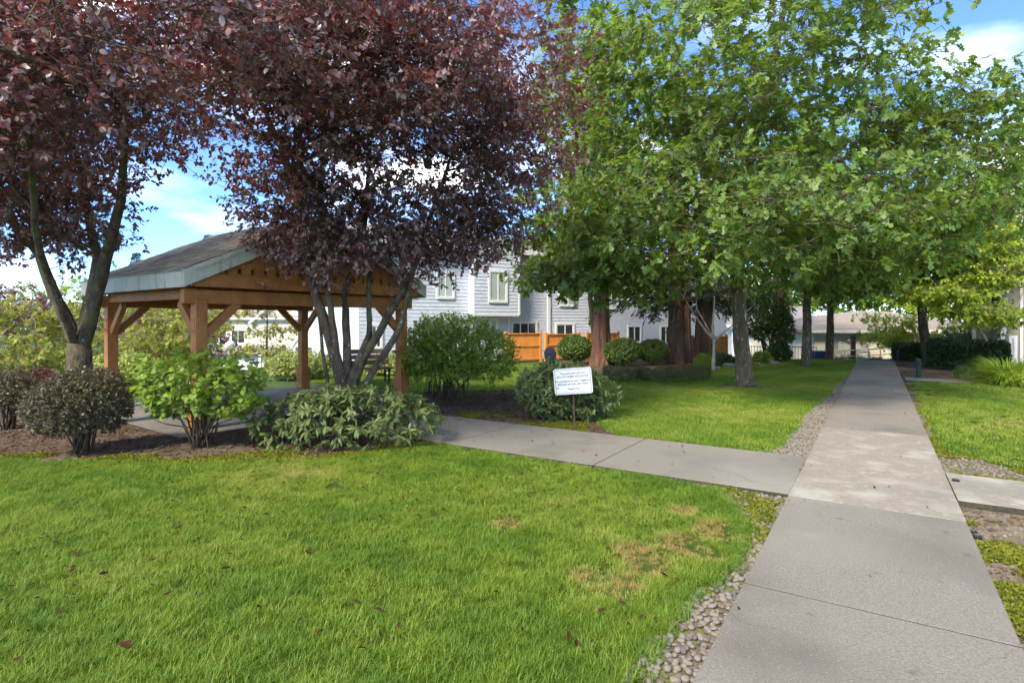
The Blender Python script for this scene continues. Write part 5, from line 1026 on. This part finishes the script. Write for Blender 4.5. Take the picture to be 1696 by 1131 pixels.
tree('dogwood_tree', 'small bare limbed dogwood with pale trunk before the redwoods', 'tree', b, [([(0, 0, -.1), (0, 0, .9), (-.05, 0, 1.5), (.1, .1, 2.6)], .075, .02), ([(-.03, 0, 1.1), (-.7, -.1, 1.9), (-1.2, -.2, 2.7), (-1.6, -.2, 2.6)], .04, .012), ([(.02, 0, 1.0), (.7, 0, 1.6), (1.4, -.1, 2.3)], .04, .012), ([(-.02, 0, 1.2), (-.5, .2, 2.2), (-.5, .3, 3.2)], .035, .012)],
     [(0, 0, 3.3, 1.5, 1.3, .5), (-.9, 0, 2.9, .8, .7, .25), (.9, 0, 2.7, .7, .7, .25)], 60, 2, 7, 'ovate', .09, 'leaf_maple', 'bark_pale', r4, Ls=.3, up=1.0, scatter=.2)
# background trees
bgs = [('gold_dogwood', 'yellow green dogwood at the left edge before the street', AT(58, 17.5), 17.5, 3.6, 1.9, 'leaf_gold'), ('gold_dogwood', 'pale yellow dogwood between the left plum and the pavilion post', AT(250, 19.0), 19.0, 3.5, 2.0, 'leaf_gold'),
       ('gold_dogwood', 'low golden dogwood seen under the pavilion eave beside the purple tree', AT(300, 24.0), 24.0, 3.9, 1.7, 'leaf_gold')]
for nm, lb, x, y, top, r_, lm in bgs:
    b = gz(x, y); zt = ZZ(492, y); zm = (zt + b[2]) / 2
    simple(nm, lb, b, 3, .07, [(x, y, zt - .5, r_, r_, .45), (x + .5, y - .2, zt - 1.2, r_ * 1.1, r_, .35), (x - .5, y - .2, zt - 1.9, r_ * 1.1, r_, .35), (x + .2, y, zt - 2.6, r_ * .9, r_, .3)], 150, 4, 11, 'small', .15, lm, 'bark_pale', r4, Ls=.4, up=1.2, lift=-.05, scatter=.25)
b = gz(AT(441, 17.8), 17.8)
simple('sapling', 'thin yellow green sapling seen through the middle of the pavilion', b, 3, .045, [(b[0], 17.8, 2.6, 1.0, .9, .22), (b[0] - .3, 17.7, 2.0, 1.1, .9, .18), (b[0] + .2, 17.7, 1.4, 1.0, .9, .18), (b[0] - .2, 17.7, .85, 1.0, .9, .15)], 110, 2, 9, 'ovate', .10, 'leaf_gold', 'twig', r4, Ls=.3, up=1.2, lift=-.05, scatter=.16)
b = gz(AT(275, 36), 36.)
simple('plum_tree', 'distant round purple plum tree seen under the pavilion roof', b, 6, .2, [(b[0], 36, 1.6, 3.0, 2.8, 2.4), (b[0] + 2, 36, .4, 2.0, 2.0, 1.6)], 260, 3, 12, 'small', .22, 'leaf_plum', 'bark_plum', r4, Ls=.6, scatter=.5)
b = gz(AT(20, 34), 34.)
simple('plum_tree', 'distant purple plum tree beyond the street at the left edge', b, 6, .2, [(b[0], 34, 1.9, 3.0, 2.8, 2.0)], 170, 3, 12, 'small', .22, 'leaf_plum', 'bark_plum', r4, Ls=.6, scatter=.5)
far = [(-60, 74, 9.0, 7.0, 'leaf_maple', 'round green tree far left beyond the street'), (90, 78, 8.0, 6.5, 'leaf_lime', 'light green tree beyond the street left of the forked plum trunk'), (180, 82, 9.5, 6, 'leaf_dark', 'dark green tree beyond the street right of the forked plum trunk'),
       (262, 80, 7, 6, 'leaf_maple', 'green tree far behind the pavilion eave'), (360, 92, 8.5, 7, 'leaf_dark', 'dark tree behind the cream house roof'), (560, 75, 9, 6, 'leaf_lime', 'light green tree behind the pale porch house'),
       (1270, 62, 9, 6.5, 'leaf_lime', 'light green tree behind the white house right of the yew'), (1380, 58, 10, 6, 'leaf_maple', 'green tree behind the left end of the clubhouse'), (1450, 60, 11, 6.5, 'leaf_gold', 'yellow tree behind the clubhouse ridge'),
       (1560, 56, 10, 6, 'leaf_lime', 'light green tree behind the right end of the clubhouse'), (1660, 60, 12, 6.5, 'leaf_maple', 'green tree behind the taupe wing'), (1080, 60, 12, 7, 'leaf_dark', 'dark tree far behind the redwood grove'), (1190, 58, 9, 6, 'leaf_maple', 'green tree beyond the far orange fence')]
for px, y, top, r_, lm, lb in far:
    x = AT(px, y); b = gz(x, y); c = (b[2] + top) / 2 + .8
    simple('distant_tree', lb, b, top, .3, [(x, y, c + 1.0, r_ * .75, r_ * .7, (top - b[2]) * .38), (x + r_ * .35, y, c - 1.2, r_ * .6, r_ * .6, (top - b[2]) * .28), (x - r_ * .4, y, c - .8, r_ * .6, r_ * .6, (top - b[2]) * .3)], 170, 3, 12, 'small', .42, lm, 'bark_oak', r4, Ls=1.1, scatter=.9, twigs=False, group='trees beyond the houses')
for px, top_y, y, lb in ((226, 418, 95, 'dark spruce tip showing above the roof beside the left plum stem'), (345, 388, 90, 'small spruce tip poking above the pavilion ridge')):
    x = AT(px, y); b = gz(x, y); h = ZZ(top_y, y) - b[2]; root = tag(empty('spruce_tree', b), lb, 'tree', 'spruces on the skyline'); MB().tube([(0, 0, 0), (0, 0, h * .5), (0, 0, h)], [.35, .2, .02], 8).build('trunk', M['bark_oak'], root)
    n = 1300; f = RNG.random(n) ** .7; a = RNG.uniform(0, 6.28, n); z = h * (.25 + .75 * f); rr = (1 - f) * h * .17 + .15; dr = np.c_[np.cos(a), np.sin(a), np.full(n, -.15)]; p = np.c_[np.zeros((n, 2)), z] + dr * (rr * RNG.uniform(.1, .8, n))[:, None]
    new_obj('crown', leaves_mesh('crown', 'spray', p, dr, np.array((0, 0, 1.)) + RNG.normal(size=(n, 3)) * .2, .5 + rr * .5, M['needle']), None, root)

# ---------------------------------------------------------------- shrubs
r5 = np.random.default_rng(105)
g = G(135, 752); bush('barberry_shrub', 'rounded dark barberry shrub with purplish leaves at the front of the left bed', (*g, 0), (.58, .54, .47), .64, 1800, 9, 'round', .030, 'leaf_barberry', r5, stems=34, Ls=.13, foot=.11, stem_r=.011, inner=.5, cut=-.8, amp=.2)
g = G(52, 690); bush('barberry_shrub', 'reddish barberry shrub half hidden behind the rounded dark one', (*g, 0), (.75, .55, .33), .52, 1200, 8, 'round', .034, 'leaf_barberry_red', r5, stems=26, Ls=.14, foot=.15, inner=.45, cut=-.8)
g = G(15, 712); bush('barberry_shrub', 'dusky barberry shrub at the left edge with bare lower stems', (*g, 0), (.42, .42, .34), .62, 700, 8, 'round', .032, 'leaf_barberry', r5, stems=24, Ls=.14, foot=.08, inner=.45, cut=-.7)
g = G(335, 742); bush('currant_shrub', 'light green lobed leaf shrub between the barberry and the rhododendron', (*g, 0), (.86, .64, .50), .78, 400, 6, 'lobed', .085, 'leaf_currant', r5, stems=30, Ls=.24, foot=.16, inner=.4, cut=-.75, amp=.5, spread=1.0, up=.9, droop=.4, stem_r=.010, out=.7)
g = G(562, 737); bush('rhododendron_shrub', 'low spreading rhododendron with long leaves before the middle plum trunk', (*g, 0), (1.15, .62, .44), .44, 480, 9, 'lance', .115, 'leaf_rhodo', r5, stems=26, Ls=.13, cluster=3.5, spread=1.2, droop=.45, foot=.3, inner=.45, cut=-.7, amp=.4, up=.8, stem_r=.010)
g = G(930, 694); bush('rhododendron_shrub', 'green rhododendron holding the white notice sign', (*g, 0), (.82, .66, .52), .52, 600, 9, 'lance', .108, 'leaf_rhodo', r5, stems=20, Ls=.13, cluster=3, spread=1.2, droop=.45, foot=.25, inner=.45, cut=-.95, amp=.35, up=.8)
g = G(752, 662); bush('euonymus_shrub', 'tall full green euonymus shrub beside the right pavilion post', (*g, 0), (1.28, 1.0, .84), 1.02, 1750, 9, 'ovate', .07, 'leaf_euonymus', r5, stems=30, Ls=.30, foot=.35, inner=.45, cut=-.75, amp=.35, stem_r=.016, lift=.15, up=.8)
g = G(690, 655); bush('euonymus_shrub', 'upright shoots of euonymus rising close against the right pavilion post', (g[0] + .35, g[1] + .2, 0), (.5, .4, .62), 1.25, 260, 9, 'ovate', .06, 'leaf_euonymus', r5, stems=14, Ls=.34, foot=.2, inner=.4, cut=-.6, amp=.4, lift=.6)
for px, py, w_, h_, lb in ((952, 603, 29, 22, 'yellow green clipped ball shrub before the orange fence'), (1031, 606, 31, 21, 'clipped ball shrub right beside the single redwood trunk'), (1082, 604, 25, 19, 'darker clipped ball shrub touching the twin redwood trunk')):
    y = F * EYE / (py - HZ) - .3; x = AT(px, y); bush('ball_shrub', lb, (x, y, 0), (w_ * y / F, w_ * y / F, h_ * y / F), h_ * y / F + .12, 1500, 8, 'small', .065, 'leaf_box', r5, group='clipped ball shrubs by the redwoods', stems=8, Ls=.10, inner=.3, cut=-.95, amp=.06, foot=.1)
def hedge(name, label, pts, wd, ht, n, k, leaf, size, lm, z0=0., rng=r5, Ls=.12, group=None, top=.05, cat='hedge'):
    """clipped hedge along a line: shoots on its faces and some inside"""
    pts = np.array(pts, float); root = tag(empty(name, (*pts[0], z0)), label, cat, group); seg = np.diff(pts, axis=0); sl_ = np.linalg.norm(seg, axis=1); cum = np.r_[0, np.cumsum(sl_)]
    s = rng.random(n) * cum[-1]; i = np.clip(np.searchsorted(cum, s) - 1, 0, len(seg) - 1); c = pts[i] + seg[i] * ((s - cum[i]) / sl_[i])[:, None]; nn = np.stack([-seg[i][:, 1], seg[i][:, 0]], 1) / sl_[i][:, None]; tt = seg[i] / sl_[i][:, None]
    a = rng.uniform(-.15, math.pi + .15, n); f = np.where(rng.random(n) < .25, rng.uniform(.5, .9, n), rng.uniform(.93, 1.02, n)); ca, sa = np.cos(a), np.sin(a); q = .55
    off = np.sign(ca) * np.abs(ca) ** q * wd / 2 * f; zz = np.maximum(.03, np.sign(sa) * np.abs(sa) ** q * ht * f); low = rng.random(n) < .35; zz = np.where(low, rng.random(n) * ht * .9, zz); off = np.where(low, np.sign(off) * wd / 2 * f, off)
    ends = np.minimum(s, cum[-1] - s); off *= np.clip(np.sqrt(np.clip(ends / (wd * .6), 0, 1)), .2, 1); zz *= 1 + top * vnoise(c, 1.5, 71)
    P = np.c_[c + nn * off[:, None] - pts[0], zz]; dn = nrm(np.c_[nn * (off / (wd / 2))[:, None] + tt * rng.normal(size=n)[:, None] * .4, (zz / ht) * .8 + .15])
    # closed ends
    p, ax, nm, sz, tw = shoots(P - dn * Ls * .6, dn, Ls * rng.uniform(.7, 1.2, n), k, rng, size, 1.2, .8, .15, .5, -.03, .4); p[:, 2] = np.maximum(p[:, 2], .02)
    mb = MB(); 
    for j in range(max(6, int(cum[-1] * 3))): b_ = P[rng.integers(n)]; mb.tube([(b_[0] * 1, b_[1], -.03), (b_[0], b_[1], max(.1, b_[2] * .8))], [.014, .006], 4, False)
    merge_tubes(mb, *thin_tubes(tw, .003, .002)); mb.build('stems', M['twig'], root); new_obj('foliage', leaves_mesh('foliage', leaf, p, ax, nm, sz, M[lm]), None, root); return root
hedge('low_hedge', 'low brownish heather hedge along the front of the redwood bed', [G(1000, 630), G(1060, 634), G(1120, 632), G(1170, 627)], .9, .42, 2200, 8, 'blade', .09, 'leaf_heather', Ls=.10)
hedge('clipped_hedge', 'clipped dark green hedge block beside the far end of the path', [(AT(1478, 25.2), 25.2), (AT(1528, 24.6), 24.6)], 1.1, .78, 1600, 8, 'small', .075, 'leaf_dark')
hedge('clipped_hedge', 'long dark clipped hedge behind the mulch bed right of the leaning maple', [(AT(1540, 21.4), 21.4), (AT(1600, 20.0), 20.0), (AT(1668, 18.6), 18.6)], 1.3, 1.02, 2600, 8, 'small', .075, 'leaf_dark')
hedge('clipped_hedge', 'lower pale green hedge behind the pipe railing before the clubhouse', [(AT(1382, 30.0), 30.0), (AT(1462, 29.4), 29.4)], .9, 1.15, 1000, 8, 'small', .085, 'leaf_box', z0=-1.3)
def small(name, label, px, py, w_, h_, n, leaf, size, lm, cat='shrub', **kw):
    y = F * EYE / (py - HZ); x = AT(px, y); return bush(name, label, (x, y, 0), (w_ * y / F, w_ * y / F * .9, h_ * y / F), h_ * y / F * kw.pop('zf', 1.02), n, kw.pop('k', 8), leaf, size, lm, r5, cat=cat, **kw)
small('small_shrub', 'small green shrub at the right end of the low hedge', 1168, 609, 17, 11, 500, 'small', .06, 'leaf_euonymus'); small('small_shrub', 'small dark shrub behind the pale dogwood trunk', 1196, 607, 22, 11, 600, 'small', .06, 'leaf_dark')
small('small_shrub', 'small green shrub just right of the large oak trunk', 1262, 602, 16, 10, 400, 'small', .065, 'leaf_euonymus'); small('small_shrub', 'dark rounded shrub below the yew right of the oak trunk', 1290, 600, 20, 16, 600, 'small', .07, 'leaf_dark')
small('small_shrub', 'tiny grey green shrub left of the other in the far mulch bed', 1596, 626, 13, 10, 300, 'small', .045, 'leaf_box', Ls=.1); small('small_shrub', 'tiny reddish tipped shrub near the ornamental grass', 1624, 627, 11, 9, 260, 'small', .045, 'leaf_barberry', Ls=.1)
small('small_shrub', 'yellow green ground shrub at the right edge beyond the lawn', 1692, 641, 34, 13, 900, 'small', .06, 'leaf_lime', Ls=.16)
y = 24.5; bush('yew_shrub', 'broad dark yew behind the large oak trunk', (AT(1276, y), y, 0), (1.0, 1.0, 1.05), 1.75, 1200, 9, 'small', .10, 'leaf_dark', r5, stems=10, Ls=.3, amp=.4, inner=.4, foot=.2, stem_r=.04)
y = 27.0; bush('rounded_shrub', 'dark rounded shrub before the clubhouse column', (AT(1592, y), y, -.3), (1.0, 1.0, .95), .9, 900, 8, 'small', .095, 'leaf_dark', r5, stems=8, amp=.08)
g = G(1668, 637); root = tag(empty('ornamental_grass', (*g, 0)), 'large fountain of bright ornamental grass beside the far path', 'grass plant'); n = 1500; a = r5.uniform(0, 6.28, n); rr = np.sqrt(r5.random(n)) * .22; p = np.c_[rr * np.cos(a), rr * np.sin(a), np.zeros(n)]
el = r5.uniform(.35, 1.2, n); d = np.c_[np.cos(a) * np.cos(el), np.sin(a) * np.cos(el), np.sin(el)]; sb = nrm(np.cross(d, (0, 0, 1))); Vv = []; Tt = []; ln = r5.uniform(.85, 1.5, n); wd_ = .011
for f, wf in ((0, 1.), (.35, 1.), (.7, .8), (1., .05)):
    c = p + d * (ln * f)[:, None] + np.c_[np.zeros((n, 2)), -.38 * ln * f ** 2.2]; c[:, 2] = np.maximum(c[:, 2], .01); Vv += [c - sb * wd_ * wf, c + sb * wd_ * wf]
Vv = np.stack(Vv, 1); Tt = np.array([t_ for i in range(3) for t_ in ((2 * i, 2 * i + 1, 2 * i + 3), (2 * i, 2 * i + 3, 2 * i + 2))])[None] + (np.arange(n) * 8)[:, None, None]
new_obj('blades', np_mesh('blades', Vv.reshape(-1, 3), Tt.reshape(-1, 3), M['blade_lush']), None, root)
for px, y, w_, top, bot, lb in ((490, 16.6, 52, 583, 646, 'variegated cream shrub behind the far pavilion post'), (640, 18.0, 42, 588, 630, 'variegated cream shrub behind the park bench'), (205, 15.2, 55, 588, 640, 'pale variegated shrub behind the left plum trunk'), (340, 15.4, 30, 600, 640, 'low yellow green shrub behind the near pavilion post')):
    x = AT(px, y); zb = float(drop(x, y)); zt = ZZ(top, y); h_ = (zt - zb) / 2; bush('variegated_shrub', lb, (x, y, zb), (w_ * y / F, w_ * y / F * .8, h_), h_, 700, 8, 'small', .09, 'leaf_variegated', r5, stems=10, Ls=.2, amp=.25, group='variegated shrubs round the patio')
y = 38.; bush('small_shrub', 'small dark green clipped shrub by the porch column', (AT(518, y), y, -3.0), (1.3, 1.2, 1.0), 1.6, 600, 8, 'round', .1, 'leaf_dark', r5, amp=.1)
